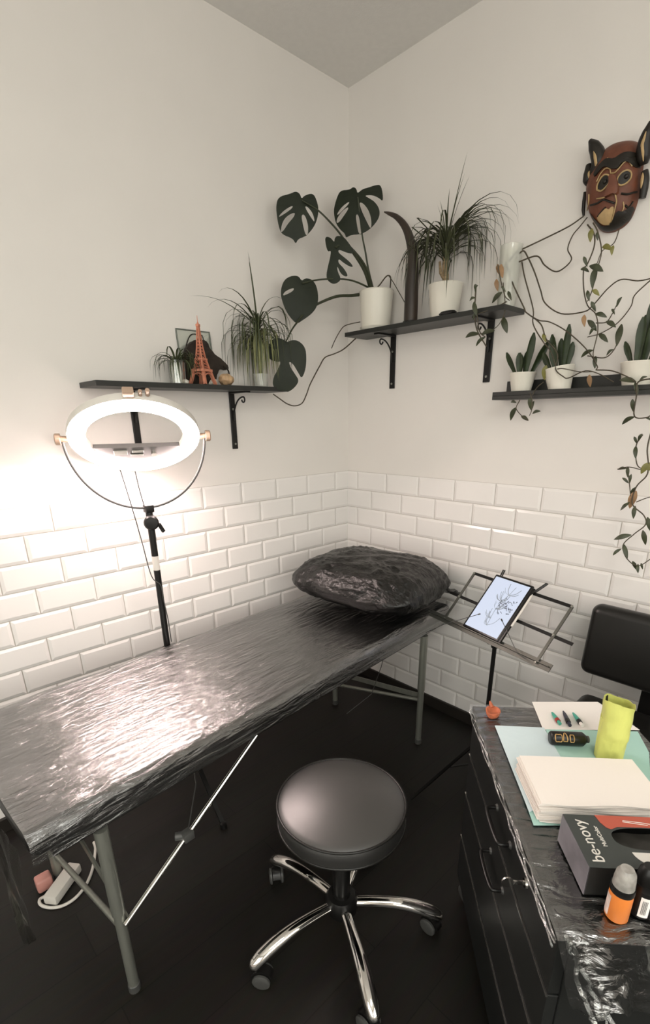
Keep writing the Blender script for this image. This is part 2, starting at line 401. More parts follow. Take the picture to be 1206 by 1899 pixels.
for y in (-0.308, -0.820): bracket(sh2, (-0.001, y, 1.8), (0, 1, 0), (-1, 0, 0), 1.893, 1.658, 0.13, w=0.03)
led = thing('picture_ledge', 'dark picture ledge with a raised lip at the right edge carrying three white pots', 'shelf', (0, -1.33, 1.583), 0, 'wall shelves')
bm = B(); box(bm, (-0.122, -1.72, 1.583), (-0.001, -0.92, 1.597), 0.001); obj('ledge_base', bm, SHELF, led)
bm = B(); box(bm, (-0.122, -1.72, 1.597), (-0.110, -0.92, 1.612), 0.001); obj('front_lip', bm, SHELF, led)
bm = B(); box(bm, (-0.012, -1.72, 1.597), (-0.001, -0.92, 1.655), 0.001); obj('back_rail', bm, SHELF, led)

# ================================================================== massage table
BO = Vector((-1.950, -0.955, 0)); BROT = math.atan2(0.0785, 0.9969)
bed = thing('massage_table', 'long black padded massage table on steel legs along the left tiled wall', 'massage table', BO, BROT)
BL, BW, BT, BB = 1.84, 0.635, 0.680, 0.605              # length, width, top and bottom of the pad
def pad_profile(off=0.0, r=0.028, w=BW, lo=BB, hi=BT, n=6):
    """cross section of the pad from the front underside round to the back underside (y, z)"""
    p = [(-off, lo), (-off, hi - r)]
    for k in range(n + 1):
        a = PI - k / n * PI / 2; p.append((r + (r + off) * math.cos(a), hi - r + (r + off) * math.sin(a)))
    m = 22
    for k in range(1, m): p.append((r + (w - 2 * r) * k / m, hi + off))
    for k in range(n + 1):
        a = PI / 2 - k / n * PI / 2; p.append((w - r + (r + off) * math.cos(a), hi - r + (r + off) * math.sin(a)))
    p.append((w + off, lo)); return p
bm = B(); box(bm, (-0.028, 0, BB), (BL, BW, BT), 0.028, 5); obj('cushion', bm, VINYL, bed, True, 40)
bm = B(); box(bm, (0.015, 0.015, BB - 0.022), (BL / 2 - 0.003, BW - 0.015, BB + 0.002), 0.003); box(bm, (BL / 2 + 0.003, 0.015, BB - 0.022), (BL - 0.015, BW - 0.015, BB + 0.002), 0.003)
obj('tabletop_frame', bm, PLASTIC, bed, True)
LZ = BB - 0.02
FX, HX = 0.123, 1.622                                    # foot and head leg stations along the table
legs = []
for lx, tops in ((FX, 'f'), (HX, 'h')):
    for ly in (0.016, 0.560):
        bm = B(); tube(bm, [(lx, ly, 0.0), (lx, ly, 0.36)], 0.0145, 16); tube(bm, [(lx, ly, 0.30), (lx, ly, LZ)], 0.0175, 16)
        lg = obj('leg', bm, ALU, bed, True, 40)
        bm = B(); lathe(bm, [(0, 0), (0.0165, 0), (0.0165, 0.024), (0.0146, 0.026)], 16, (lx, ly, 0.0005)); obj('rubber_foot', bm, GREYPL, lg, True, 40)
for lx in (FX, HX):
    bm = B(); tube(bm, [(lx, 0.016, 0.245), (lx, 0.560, 0.125)], 0.009, 12); obj('crossbar', bm, ALU, bed, True, 40)
    bm = B(); bar(bm, (lx + 0.02, 0.016, 0.255), (lx + 0.02, 0.46, 0.43 if lx == FX else 0.20), 0.006, 0.026); bar(bm, (lx + 0.02, 0.46, 0.43 if lx == FX else 0.20), (lx + 0.02, 0.50, LZ), 0.006, 0.022); obj('flat_brace', bm, ALU, bed, True)
bm = B(); tube(bm, [(FX + 0.004, -0.004, 0.27), (0.62, 0.012, LZ + 0.004)], 0.0068, 12); st = obj('diagonal_strut', bm, CHROME, bed, True, 40)
m_ = Vector((FX + 0.004, -0.004, 0.27)).lerp(Vector((0.62, 0.012, LZ + 0.004)), 0.43)
bm = B(); box(bm, m_ - Vector((0.016, 0.014, 0.014)), m_ + Vector((0.016, 0.014, 0.014)), 0.004); lathe(bm, [(0, 0), (0.008, 0), (0.012, 0.02), (0.012, 0.034), (0, 0.036)], 12, M=Matrix.Translation(m_) @ align((-0.8, 0.5, 0.1))); obj('clamp', bm, GREYPL, st, True, 40)
bm = B(); tube(bm, [m_, m_ + Vector((0.12, 0.13, 0.03)), (0.55, 0.30, LZ - 0.20), (0.9, 0.4, LZ)], 0.0018, 6); obj('support_cable', bm, GREYPL, bed, True)
bm = B(); tube(bm, [(HX - 0.01, 0.30, 0.17), (HX - 0.03, 0.23, 0.36), (HX - 0.06, 0.16, LZ)], 0.0018, 6); tube(bm, [(HX - 0.01, 0.30, 0.17), (HX - 0.14, 0.36, 0.09)], 0.0018, 6)
obj('support_cable', bm, GREYPL, bed, True)
bm = B(); tube(bm, [(0.55, 0.03, LZ), (0.75, 0.14, LZ)], 0.006, 8); obj('hinge_rod', bm, PLASTIC, bed, True)

# clear film stretched over the pad
bm = B(); NL = 150; prof = pad_profile(0.004); rows = []
for i in range(NL + 1):
    x = -0.030 + (BL + 0.036) * i / NL; row = []
    for j, (y, z) in enumerate(prof):
        q = Vector((x * 2.2 + y * 3.0, y * 14 - x * 3.2, z * 7)); d = abs(noise.noise(q)) * 0.007 + abs(noise.noise(q * 2.7)) * 0.003
        edge = 1.0 if 1 < j < len(prof) - 2 else 0.4
        foot = 1.0 + 1.2 * max(0, 1 - i / 30)
        cy = y - BW / 2; oz = 1.0 if z > BT else 0.15
        sgn = -1 if y < 0.03 else (1 if y > BW - 0.03 else 0)
        row.append(bm.verts.new((x, y + sgn * d * edge * foot, z + d * oz * edge * foot)))
    rows.append(row)
for a, b in zip(rows, rows[1:]):
    for k in range(len(a) - 1): bm.faces.new((a[k], a[k + 1], b[k + 1], b[k]))
fl = thing('plastic_film', 'clear crinkled plastic film stretched over the black massage table', 'plastic film', BO, BROT)
obj('cover_sheet', bm, BEDFILM, fl, True, 60)
bm = B(); gr = []
for i in range(13):
    f = i / 12; r_ = []
    for j in range(15):
        g_ = j / 14
        r_.append(bm.verts.new((-0.042 - 0.015 * math.sin(f * 2) + 0.02 * noise.noise(Vector((g_ * 7, f * 2.0, 5))), 0.05 + g_ * (0.46 - 0.30 * f) + 0.04 * f, BB - 0.005 - 0.36 * f * (0.75 + 0.25 * math.sin(g_ * 3)))))
    gr.append(r_)
for a, b in zip(gr, gr[1:]):
    for k in range(14): bm.faces.new((a[k], a[k + 1], b[k + 1], b[k]))
obj('hanging_end', bm, DARKFILM, fl, True, 60)

# pillow wrapped in black film
bm = B(); bmesh.ops.create_uvsphere(bm, u_segments=150, v_segments=90, radius=1.0)
PC = Vector((1.585, 0.305, 0.0)); hx, hy, hz = 0.248, 0.335, 0.116
for v in bm.verts:
    c = v.co.copy(); e = 0.50
    sx = math.copysign(abs(c.x) ** e, c.x); sy = math.copysign(abs(c.y) ** e, c.y)
    cor = max(0.0, abs(sx) * abs(sy) - 0.42)
    zz = math.copysign(abs(c.z) ** 0.9, c.z) * (1 - 0.75 * min(1, cor * 1.5))
    x, y, z = sx * hx * (1 + 0.16 * cor), sy * hy * (1 + 0.16 * cor), zz * hz * (1.0 + 0.10 * sx)
    if z < 0: z *= 0.82
    q = Vector((x, y, z)); rid = lambda w: 1 - abs(noise.noise(w)) * 2
    w = rid(Vector((x * 13 + y * 4, y * 7, z * 11))) * 0.010 + rid(Vector((x * 30 - y * 9, y * 17, z * 24 + 5))) * 0.005 + rid(q * 60) * 0.002
    v.co = q + c * (w - 0.010)
zmin = min(v.co.z for v in bm.verts)
bm.transform(Matrix.Translation((PC.x, PC.y, BT + 0.014 - zmin)) @ Matrix.Rotation(0.05, 4, 'Z'))
pl = thing('pillow', 'plump pillow wrapped in shiny black film at the head of the massage table', 'pillow', BO + Vector((1.55, 0.42, BT)), BROT)
bm.transform(Matrix.Translation(BO) @ Matrix.Rotation(BROT, 4, 'Z'))
obj('wrapped_cushion', bm, PILLOWM, pl, False, 180)
bm = B(); gr = []
for i in range(9):
    f = i / 8; r_ = []
    for j in range(9):
        g_ = j / 8 - 0.5
        r_.append(bm.verts.new(Vector((1.77 + 0.135 * f - 0.02 * f * g_, 0.10 - 0.05 * f + g_ * (0.26 - 0.14 * f), BT + 0.085 - 0.06 * f * f + 0.018 * noise.noise(Vector((g_ * 8, f * 4, 1)))))))
    gr.append(r_)
for a, b in zip(gr, gr[1:]):
    for k in range(8): bm.faces.new((a[k], a[k + 1], b[k + 1], b[k]))
solidify(bm, 0.002)
bm.transform(Matrix.Translation(BO) @ Matrix.Rotation(BROT, 4, 'Z')); obj('loose_wrap_end', bm, PILLOWM, pl, False, 60)

# ================================================================== ring light
RC = Vector((-1.304, -0.232, 1.470)); TILT = math.radians(56)
YAW = math.radians(-23.5); yx = Vector((math.cos(YAW), math.sin(YAW), 0)); yf = Vector((math.sin(YAW), -math.cos(YAW), 0))
rn = yf * math.cos(TILT) + Vector((0, 0, -math.sin(TILT)))       # the way the lamp faces
rl = thing('ring_light', 'glowing ring light in a thin yoke on a black tripod behind the massage table', 'lamp', (RC.x, RC.y, 0))
ru = yx.copy(); rv = rn.cross(ru) * -1           # ring plane axes
if rv.z < 0: rv = -rv
RM = Matrix((ru, rv, rn)).transposed().to_4x4(); RM.translation = RC
bm = B(); R0, R1 = 0.163, 0.213; prof = []
for k in range(13):
    a = k / 12 * PI; prof.append(((R0 + R1) / 2 + (R1 - R0) / 2 * math.cos(a), 0.004 + 0.016 * math.sin(a)))
lathe(bm, prof, 96, M=RM); obj('diffuser_ring', bm, LED, rl, False, 60)
bm = B(); lathe(bm, [(R1 + 0.004, 0.006), (R1 + 0.006, -0.002), (R1 + 0.003, -0.020), (R0 - 0.001, -0.020), (R0 - 0.003, 0.004), (R1 + 0.0, 0.003)], 96, M=RM, close=True); obj('ring_housing', bm, WHITEPL, rl, False, 40)
bm = B(); ch = [(0.157 * math.cos(a), 0.157 * math.sin(a)) for a in [math.radians(d) for d in range(201, 340, 6)]]
prism(bm, [RM @ Vector((x, y, -0.012)) for x, y in ch], rn * 0.016); cp = obj('control_panel', bm, GREYPL, rl)
for nm, x, y, w, h in (('display', -0.06, -0.088, 0.046, 0.028), ('button_plate', 0.0, -0.083, 0.04, 0.014), ('button_plate', -0.005, -0.105, 0.045, 0.012)):
    bm = B(); box(bm, (x - w / 2, y - h / 2, 0.004), (x + w / 2, y + h / 2, 0.007), 0.001, 1, RM); obj(nm, bm, FRAMEM, cp)
bm = B(); lathe(bm, [(0.012, 0.0), (0.011, 0.018), (0, 0.018)], 20, M=RM @ Matrix.Translation((0.055, -0.082, 0.004))); obj('dimmer_knob', bm, CHROME, cp, False, 40)
YR = 0.246
bm = B(); tube(bm, [RC + yx * (0.234 * math.cos(a)) + Vector((0, 0, YR * math.sin(a))) for a in [math.radians(d) for d in range(180, 361, 5)]], 0.0042, 10); yo = obj('yoke', bm, GREYPL, rl, False, 60)
for s in (-1, 1):
    bm = B(); lathe(bm, [(0, -0.034), (0.010, -0.034), (0.010, 0.004), (0.019, 0.005), (0.019, 0.019), (0.016, 0.022), (0, 0.022)], 20, M=align(yx * s, RC + yx * (s * 0.234))); obj('pivot_knob', bm, mat('tan_plastic', (176, 150, 130), 0.4) if s < 0 else MATS['tan_plastic'], rl, False, 40)
tp = RM @ Vector((0.0, R1 + 0.004, -0.008))
bm = B(); box(bm, (-0.022, R1 + 0.002, -0.022), (0.012, R1 + 0.030, 0.002), 0.004, 2, RM); lathe(bm, [(0.006, 0), (0.006, 0.022), (0, 0.022)], 12, M=RM @ Matrix.Translation((0.03, R1 + 0.002, -0.01)) @ align((0, 1, 0))); lathe(bm, [(0.007, 0), (0.007, 0.024), (0, 0.024)], 12, M=RM @ Matrix.Translation((0.052, R1 + 0.002, -0.012)) @ align((0, 1, 0)))
obj('top_mount', bm, MATS['tan_plastic'], rl, False, 40)
px_, py_ = RC.x + 0.010, RC.y; yb = RC.z - YR
bm = B(); box(bm, (px_ - 0.016, py_ - 0.016, yb - 0.018), (px_ + 0.016, py_ + 0.016, yb + 0.010), 0.004); tube(bm, [(px_, py_, yb - 0.12), (px_, py_, yb - 0.01)], 0.013, 16); obj('swivel_head', bm, PLASTIC, rl, False, 40)
bm = B(); lathe(bm, [(0, -0.012), (0.026, -0.012), (0.027, 0.010), (0.022, 0.016), (0.006, 0.017), (0, 0.017)], 28, M=align((-0.45, -0.89, 0), (px_ - 0.006, py_ - 0.022, yb - 0.052))); bar(bm, (px_ + 0.018, py_ - 0.03, yb - 0.06), (px_ + 0.035, py_ - 0.026, yb - 0.092), 0.008, 0.012); obj('tilt_knob', bm, PLASTIC, rl, False, 40)
bm = B(); tube(bm, [(px_, py_, 0.66), (px_, py_, yb - 0.09)], 0.0125, 18); pp = obj('pole', bm, PLASTIC, rl, False, 60)
bm = B(); lathe(bm, [(0.0128, 0), (0.0128, 0.055)], 18, (px_, py_, 0.985)); obj('label_sticker', bm, WHITEPL, pp, False, 60)
bm = B(); tube(bm, [(px_, py_, 0.12), (px_, py_, 0.665)], 0.0095, 16); obj('lower_tube', bm, ALU, rl, False, 60)
bm = B(); lathe(bm, [(0.010, 0), (0.019, 0.002), (0.019, 0.034), (0.010, 0.036)], 18, (px_, py_, 0.625)); lathe(bm, [(0, 0), (0.011, 0), (0.011, 0.02), (0.016, 0.022), (0.016, 0.034), (0, 0.036)], 14, M=align((1, -0.1, 0.1), (px_ + 0.012, py_, 0.642))); obj('lock_collar', bm, PLASTIC, rl, False, 40)
for k, fx in enumerate(((-1.325, -0.601), (-1.60, -0.065), (-0.99, -0.065))):
    bm = B(); bar(bm, (px_, py_, 0.34), (fx[0], fx[1], 0.012), 0.016, 0.010); bar(bm, (px_, py_, 0.13), Vector((px_, py_, 0.34)).lerp(Vector((fx[0], fx[1], 0.012)), 0.5), 0.012, 0.008); lg = obj('leg', bm, PLASTIC, rl)
    bm = B(); lathe(bm, [(0, 0), (0.014, 0), (0.013, 0.022), (0, 0.028)], 12, (fx[0], fx[1], 0)); obj('rubber_foot', bm, PLASTIC, lg, False, 40)
bm = B()
tube(bm, smooth_path([at_y(222, 868, py_ - 0.03), at_y(243, 935, py_ - 0.03), at_y(262, 1000, py_ - 0.025), at_y(281, 1068, py_ - 0.02), at_y(298, 1085, py_ - 0.016), at_y(303, 1110, py_ - 0.02), at_y(312, 1150, py_ - 0.02), at_y(318, 1190, py_ - 0.01)]), 0.0019, 6)
tube(bm, smooth_path([at_y(249, 866, py_ - 0.02), at_y(258, 905, py_ - 0.02), at_y(268, 940, py_ - 0.012)]), 0.0019, 6)
obj('power_cable', bm, GREYPL, rl, False, 60)

# ================================================================== rolling stool
SC = Vector((-1.277, -1.213, 0.0))
stool = thing('stool', 'round black padded stool on a chrome five-arm castor base', 'stool', SC)
SR, SH = 0.184, 0.520
bm = B(); lathe(bm, [(SR * i / 12 * 0.96, SH + 0.015 - 0.90 * (SR * i / 12 * 0.96) ** 2) for i in range(13)] + [(SR * 0.985, SH - 0.018), (SR * 0.99, SH - 0.045), (SR * 0.985, SH - 0.068), (SR * 0.9, SH - 0.078), (0, SH - 0.078)], 72); st = obj('seat', bm, STOOLV, stool, True, 50)
for z in (SH - 0.015, SH - 0.068):
    bm = B(); lathe(bm, [(SR * 0.985 + 0.0035 * math.cos(a), z + 0.0035 * math.sin(a)) for a in [k * PI / 4 for k in range(8)]], 72, close=True); obj('piping', bm, VINYL, st, True, 60)
bm = B(); lathe(bm, [(0, 0.395), (0.075, 0.395), (0.09, 0.402), (0.09, 0.420), (0, 0.422)], 32); obj('seat_plate', bm, PLASTIC, stool, True, 40)
bm = B(); lathe(bm, [(0.026, 0.10), (0.026, 0.285), (0.022, 0.29), (0.022, 0.40)], 24); obj('gas_lift', bm, PLASTIC, stool, True, 40)
bm = B(); lathe(bm, [(0, 0.082), (0.046, 0.084), (0.050, 0.095), (0.050, 0.132), (0.042, 0.146), (0.027, 0.148), (0.027, 0.16)], 32); obj('hub', bm, PLASTIC, stool, True, 40)
bm = B(); tube(bm, [(0.05, 0.02, 0.385), (0.14, 0.05, 0.38), (0.165, 0.06, 0.376)], 0.005, 10); obj('height_lever', bm, PLASTIC, stool, True, 60)
def caster(parent, x, y, ang, zt, r=0.026):
    M = Matrix.Translation((x, y, 0)) @ Matrix.Rotation(ang, 4, 'Z')
    bm = B(); tube(bm, [M @ Vector((0, 0, 2 * r - 0.004)), M @ Vector((0, 0, zt))], 0.007, 12)
    arc = [(0.004 + (r + 0.006) * math.cos(a), r + (r + 0.006) * math.sin(a)) for a in [math.radians(d) for d in range(20, 181, 16)]]
    n = len(arc); pts = [M @ Vector((-px - 0.012, -0.013, pz)) for px, pz in arc] 
    prism(bm, pts, (M.to_3x3() @ Vector((0, 0.026, 0)))); cs = obj('caster', bm, PLASTIC, parent, True, 40)
    for s in (-1, 1):
        bm = B(); lathe(bm, [(0, -0.0055), (r * 0.8, -0.0055), (r, -0.003), (r, 0.003), (r * 0.85, 0.0055), (r * 0.5, 0.007), (0, 0.007)], 24, M=M @ Matrix.Translation((-0.016, s * 0.0185, r)) @ align((0, s, 0))); obj('wheel', bm, GREYPL, cs, True, 40)
    return cs
for k in range(5):
    a = math.radians(169 + 72 * k); ca, sa = math.cos(a), math.sin(a)
    pth = [(0.035, 0.118), (0.10, 0.122), (0.17, 0.120), (0.23, 0.108), (0.275, 0.090), (0.30, 0.074), (0.306, 0.066)]
    rr = [0.0135, 0.0150, 0.0165, 0.0185, 0.0185, 0.0150, 0.008]
    bm = B(); tube(bm, smooth_path([(r_ * ca, r_ * sa, z) for r_, z in pth], 4), [rr[0]] * 1 + [x for i in range(6) for x in [rr[i] + (rr[i + 1] - rr[i]) * f / 4 for f in range(1, 5)]], 16, sx=1.15)
    arm = obj('leg', bm, CHROME, stool, True, 60)
    caster(arm, 0.292 * ca, 0.292 * sa, a + (0.5 if k % 2 else -0.7), 0.072)

# ================================================================== drawer cabinet
CA = Vector((-0.910, -1.393, 0.0)); CROT = math.atan2(-0.67559, -0.73728)
def cab(name, label, c, p=(0, 0, 0), rz=0.0, group=None):
    q = Matrix.Rotation(CROT, 4, 'Z') @ Vector(p); return thing(name, label, c, CA + q, CROT + rz, group)
# local axes: x = along the drawer front towards the camera, y = depth, z up
CL, CD, CZ = 0.668, 0.395, 0.730
cb = cab('drawer_cabinet', 'black wheeled drawer cabinet draped in clear film, tattoo supplies on top', 'cabinet')
bm = B(); box(bm, (0, 0.020, 0.085), (CL, CD, CZ - 0.018), 0.002); obj('body', bm, CABM, cb, True)
bm = B(); box(bm, (-0.004, -0.004, CZ - 0.018), (CL + 0.004, CD + 0.004, CZ), 0.003); obj('top_panel', bm, CABM, cb, True)
zz = [(0.575, 0.708), (0.432, 0.569), (0.262, 0.426), (0.092, 0.256)]
for i, (z0, z1) in enumerate(zz):
    bm = B(); box(bm, (0.003, 0.0, z0), (CL - 0.003, 0.020, z1), 0.0015); d = obj('drawer', bm, CABM, cb, True)
    bm = B(); box(bm, (0.003, -0.0022, z1 - 0.0036), (CL - 0.003, 0.002, z1 - 0.0002)); obj('metal_edge', bm, CABL, d, True)
    if i < 2:
        hxm, hz_ = 0.355 - 0.005 * i, (z0 + z1) / 2
        bm = B(); tube(bm, smooth_path([(hxm - 0.055, 0.0, hz_), (hxm - 0.055, -0.020, hz_), (hxm - 0.045, -0.027, hz_), (hxm, -0.029, hz_), (hxm + 0.045, -0.027, hz_), (hxm + 0.055, -0.020, hz_), (hxm + 0.055, 0.0, hz_)], 5), 0.0048, 10); obj('handle', bm, PLASTIC, d, True, 60)
        for s in (-1, 1):
            bm = B(); lathe(bm, [(0.009, 0), (0.007, 0.004), (0, 0.0045)], 16, M=Matrix.Translation((hxm + s * 0.055, 0.0, hz_)) @ align((0, -1, 0))); obj('handle_rosette', bm, GREYPL, d, True, 40)
    if i == 0:
        kx, kz = 0.515, 0.655
        bm = B(); lathe(bm, [(0, 0.004), (0.010, 0.004), (0.011, 0)], 20, M=Matrix.Translation((kx, 0, kz)) @ align((0, -1, 0))); lk = obj('lock', bm, CHROME, d, True, 40)
        bm = B(); box(bm, (kx - 0.0015, -0.026, kz - 0.005), (kx + 0.0015, -0.003, kz + 0.005), 0.0005); lathe(bm, [(0, -0.0015), (0.012, -0.0015), (0.012, 0.0015), (0, 0.0015)], 20, M=Matrix.Translation((kx, -0.036, kz)) @ align((1, 0, 0))); obj('key', bm, CHROME, d, True, 40)
for x, y in ((0.045, 0.05), (CL - 0.045, 0.05), (0.045, CD - 0.04), (CL - 0.045, CD - 0.04)): caster(cb, x, y, 0.4 + x * 3, 0.088, 0.034)
# clear film over the top, drooping past the near end
def sheet_grid(nx, ny, f):
    bm = B(); R_ = [[bm.verts.new(f(i / nx, j / ny)) for j in range(ny + 1)] for i in range(nx + 1)]
    for i in range(nx):
        for j in range(ny): bm.faces.new((R_[i][j], R_[i + 1][j], R_[i + 1][j + 1], R_[i][j + 1]))
    return bm
def filmtop(u, v):
    L0 = CL + 0.012; tot = L0 + 0.17
    s = u * tot; y = -0.012 + v * (CD + 0.024)
    wr = noise.noise(Vector((s * 9 + y * 5, y * 17, 3))) ; fine = noise.noise(Vector((s * 34, y * 30, 1)))
    if s < L0:
        near = max(0, (s - 0.56) / 0.12)
        return Vector((s - 0.006, y, CZ + 0.0035 + abs(wr) * 0.002 + near * (abs(fine) * 0.006)))
    d = s - L0; k = d / 0.17
    fold = 0.5 + 0.5 * math.sin(y * 42 + 2 * wr)
    return Vector((L0 + 0.004 + 0.035 * k * fold + 0.018 * abs(fine) * k + 0.012 * wr * k, y + 0.02 * wr * k + 0.035 * k, CZ + 0.002 - d * (0.75 + 0.25 * noise.noise(Vector((y * 12, 0, 9)))) + 0.012 * fine * k))
cf = cab('cling_film', 'clear crumpled film draped over the drawer cabinet top, hanging off its near end', 'plastic film', (0, 0, CZ))
bm = sheet_grid(110, 60, filmtop); bm.transform(Matrix.Translation((0, 0, -CZ))); obj('draped_sheet', bm, CABFILM, cf, True, 60)
bm = B()
for k in range(3):                                       # film edge rolled along the front of the top and round the near corner
    rnd = random.Random(k); pts = []
    for i in range(26):
        f = i / 25; x = -0.004 + f * (CL + 0.01); pts.append((x, -0.007 - 0.004 * rnd.random() - 0.002 * k, -0.004 - 0.006 * k - 0.012 * f * rnd.random()))
    tube(bm, smooth_path(pts, 3), 0.0018, 6)
    obj('rolled_edge', bm, CABFILM, cf, True, 60); bm = B()
bm.free()
rnd = random.Random(4)
for k in range(5):
    pts = []; y0 = rnd.uniform(-0.005, 0.05) + (0.0 if k < 3 else 0.1)
    for i in range(12):
        f = i / 11; pts.append((CL + 0.012 + 0.05 * f * rnd.uniform(0.5, 1.1), y0 + 0.07 * f + rnd.uniform(-0.006, 0.006), 0.002 - 0.16 * f + rnd.uniform(-0.006, 0.006)))
    bm = B(); tube(bm, smooth_path(pts, 3), [0.004] * 10 + [0.002], 7); obj('twisted_fold', bm, CABFILM, cf, True, 60)

ZT = CZ + 0.0065                                         # resting height on the film
def cpt(px, py, z=ZT): return at_z(px, py, z)
# orange clay dish
p = cpt(914, 1326); o = thing('clay_piece', 'small orange clay piece on the far left corner of the cabinet', 'clay piece', p, 0.4)
bm = B(); lathe(bm, [(0, 0.0), (0.018, 0.0), (0.023, 0.008), (0.025, 0.016), (0.021, 0.017), (0.015, 0.010), (0, 0.008)], 24)
for v in bm.verts: v.co.x *= 1.15 + 0.25 * noise.noise(v.co * 60); v.co.y *= 0.8; v.co.z *= 1 + 0.3 * noise.noise(v.co * 45)
obj('dish', bm, ORANGE, o, True, 40)
bm = B(); tube(bm, [(0.018, 0.004, 0.012), (0.027, 0.010, 0.018), (0.030, 0.013, 0.025)], [0.006, 0.005, 0.002], 8); obj('spout', bm, ORANGE, o, True, 60)
def slab_px(name, label, c, px, z, th, m, group=None, wob=0.0):
    pts = [cpt(a, b, z) for a, b in px]; bm = B(); prism(bm, pts, (0, 0, th)); o = obj(name, bm, m); return tag(o, label, c, group)
slab_px('absorbent_pad', 'teal absorbent pad under the black bottle and yellow-green cup', 'pad', [(1012, 1353), (1183, 1357), (1204, 1396), (1206, 1432), (1206, 1505), (1050, 1531), (990, 1531), (945, 1405), (1032, 1402)], ZT, 0.0012, PADT, 'absorbent pads on the cabinet')
slab_px('absorbent_pad', 'pale blue folded pad beside the front edge, left of the black bottle', 'pad', [(918, 1346), (1009, 1350), (1046, 1415), (1035, 1480), (982, 1507)], ZT + 0.0016, 0.0014, PADB, 'absorbent pads on the cabinet')
slab_px('paper_sheet', 'white paper sheet under the three needle cartridges', 'sheet', [(987, 1302), (1109, 1302), (1187, 1354), (1008, 1354)], ZT + 0.0002, 0.0008, SHEET)
# needle cartridges
CT = mat('teal_cartridge', (70, 160, 140), 0.3); CK = mat('dark_cartridge', (48, 46, 60), 0.3); CRD = mat('red_tip', (150, 44, 36), 0.35)
for k, (a, b, m, tm, w) in enumerate((((1024, 1321), (1036, 1338), CT, CRD, 'teal needle cartridge with a red tip, leftmost of three on the white sheet'), ((1045, 1319), (1055, 1340), CK, PLASTIC, 'dark needle cartridge, middle of three on the white sheet'), ((1063, 1322), (1077, 1341), CT, PLASTIC, 'teal needle cartridge with a black tip, nearest the yellow-green cup'))):
    z = ZT + 0.0075; A_, B_ = cpt(*a, z), cpt(*b, z); d_ = (B_ - A_).normalized()
    t = thing('needle_cartridge', w, 'cartridge', A_, 0, 'needle cartridges on the white sheet')
    L_ = (B_ - A_).length * 1.25
    bm = B(); tube(bm, [A_, A_ + d_ * L_ * 0.2, A_ + d_ * L_ * 0.6], [0.002, 0.0045, 0.006], 12); obj('barrel', bm, m, t, False, 50)
    bm = B(); tube(bm, [A_ + d_ * L_ * 0.6, A_ + d_ * L_ * 0.8], 0.0062, 12); obj('tip_ring', bm, tm, t, False, 50)
    bm = B(); tube(bm, [A_ + d_ * L_ * 0.8, A_ + d_ * L_], 0.0045, 12); obj('membrane', bm, SHEET if k == 2 else m, t, False, 50)
# black bottle lying down with a gold ornament
z = ZT + 0.020; A_, B_ = cpt(1020, 1368, z), cpt(1106, 1372, z); d_ = (B_ - A_).normalized()
t = thing('ink_bottle', 'black bottle with gold ornament lying on the teal pad', 'bottle', (A_ + B_) / 2 - Vector((0, 0, 0.018)), 0)
GOLD = mat('gold_print', (190, 152, 100), 0.4, metal=0.4)
bm = B(); tube(bm, [A_, A_ + d_ * 0.004, A_ + d_ * 0.078, A_ + d_ * 0.088], [0.014, 0.0175, 0.0175, 0.009], 24); bt = obj('bottle_body', bm, PLASTIC, t, False, 50)
bm = B(); tube(bm, [A_ + d_ * 0.086, A_ + d_ * 0.093], 0.009, 20); obj('cap', bm, GREYPL, t, False, 50)
sa_, sb_ = frame_of(d_)
for k in range(3):
    bm = B(); cx = 0.016 + 0.016 * k; pts = []
    for i in range(17):
        a_ = i / 16 * 2 * PI; th_ = 0.9 + 0.62 * math.sin(a_) + (0.12 * math.sin(3 * a_) if k != 1 else 0.2 * math.cos(2 * a_)); xx = cx + (0.0085 if k == 0 else 0.005) * math.cos(a_)
        rad = 0.0178; side = (EYE - A_); side = side - d_ * side.dot(d_); side.normalize(); s2 = d_.cross(side)
        pts.append(A_ + d_ * xx + (side * math.cos(th_ - 0.9) + s2 * math.sin(th_ - 0.9)) * rad)
    tube(bm, pts, 0.0013, 6); obj('gold_ornament', bm, GOLD, bt, False, 60)
# yellow-green wrapped cup
p = cpt(1128, 1403, ZT + 0.0015); t = thing('wrapped_cup', 'tall cup wrapped in yellow-green film on the teal pad', 'cup', p, 0.35)
def cupf(u, v):
    a = u * 2 * PI; c_, s_ = math.cos(a), math.sin(a); sq = (abs(c_) ** 3.2 + abs(s_) ** 3.2) ** (-1 / 3.2)
    r = 0.033 + 0.005 * v + 0.0035 * noise.noise(Vector((c_ * 1.6, s_ * 1.6, v * 5))) + 0.0012 * noise.noise(Vector((c_ * 6, s_ * 6, v * 14)))
    z = v * 0.154 + 0.010 * v * v * math.cos(a - 2.6) + 0.005 * v * noise.noise(Vector((c_ * 2, s_ * 2, 7)))
    return Vector((r * sq * c_, r * sq * s_ * 0.85, z))
bm = sheet_grid(56, 24, cupf); bmesh.ops.remove_doubles(bm, verts=bm.verts[:], dist=1e-5); solidify(bm, 0.0012); obj('film_wrap', bm, YELLOW, t, True, 60)
bm = B(); lathe(bm, [(0, 0.001), (0.031, 0.001), (0.033, 0.11), (0.030, 0.11), (0.029, 0.004), (0, 0.004)], 28); obj('inner_cup', bm, YELLOW, t, True, 40)
for k in range(3):
    bm = B(); tube(bm, [(-0.006 + 0.006 * k, 0.012 + 0.004 * k, 0.01), (-0.010 + 0.008 * k, 0.028, 0.170 - 0.006 * k)], 0.0013, 6); obj('needle_rod', bm, PLASTIC, t, True)
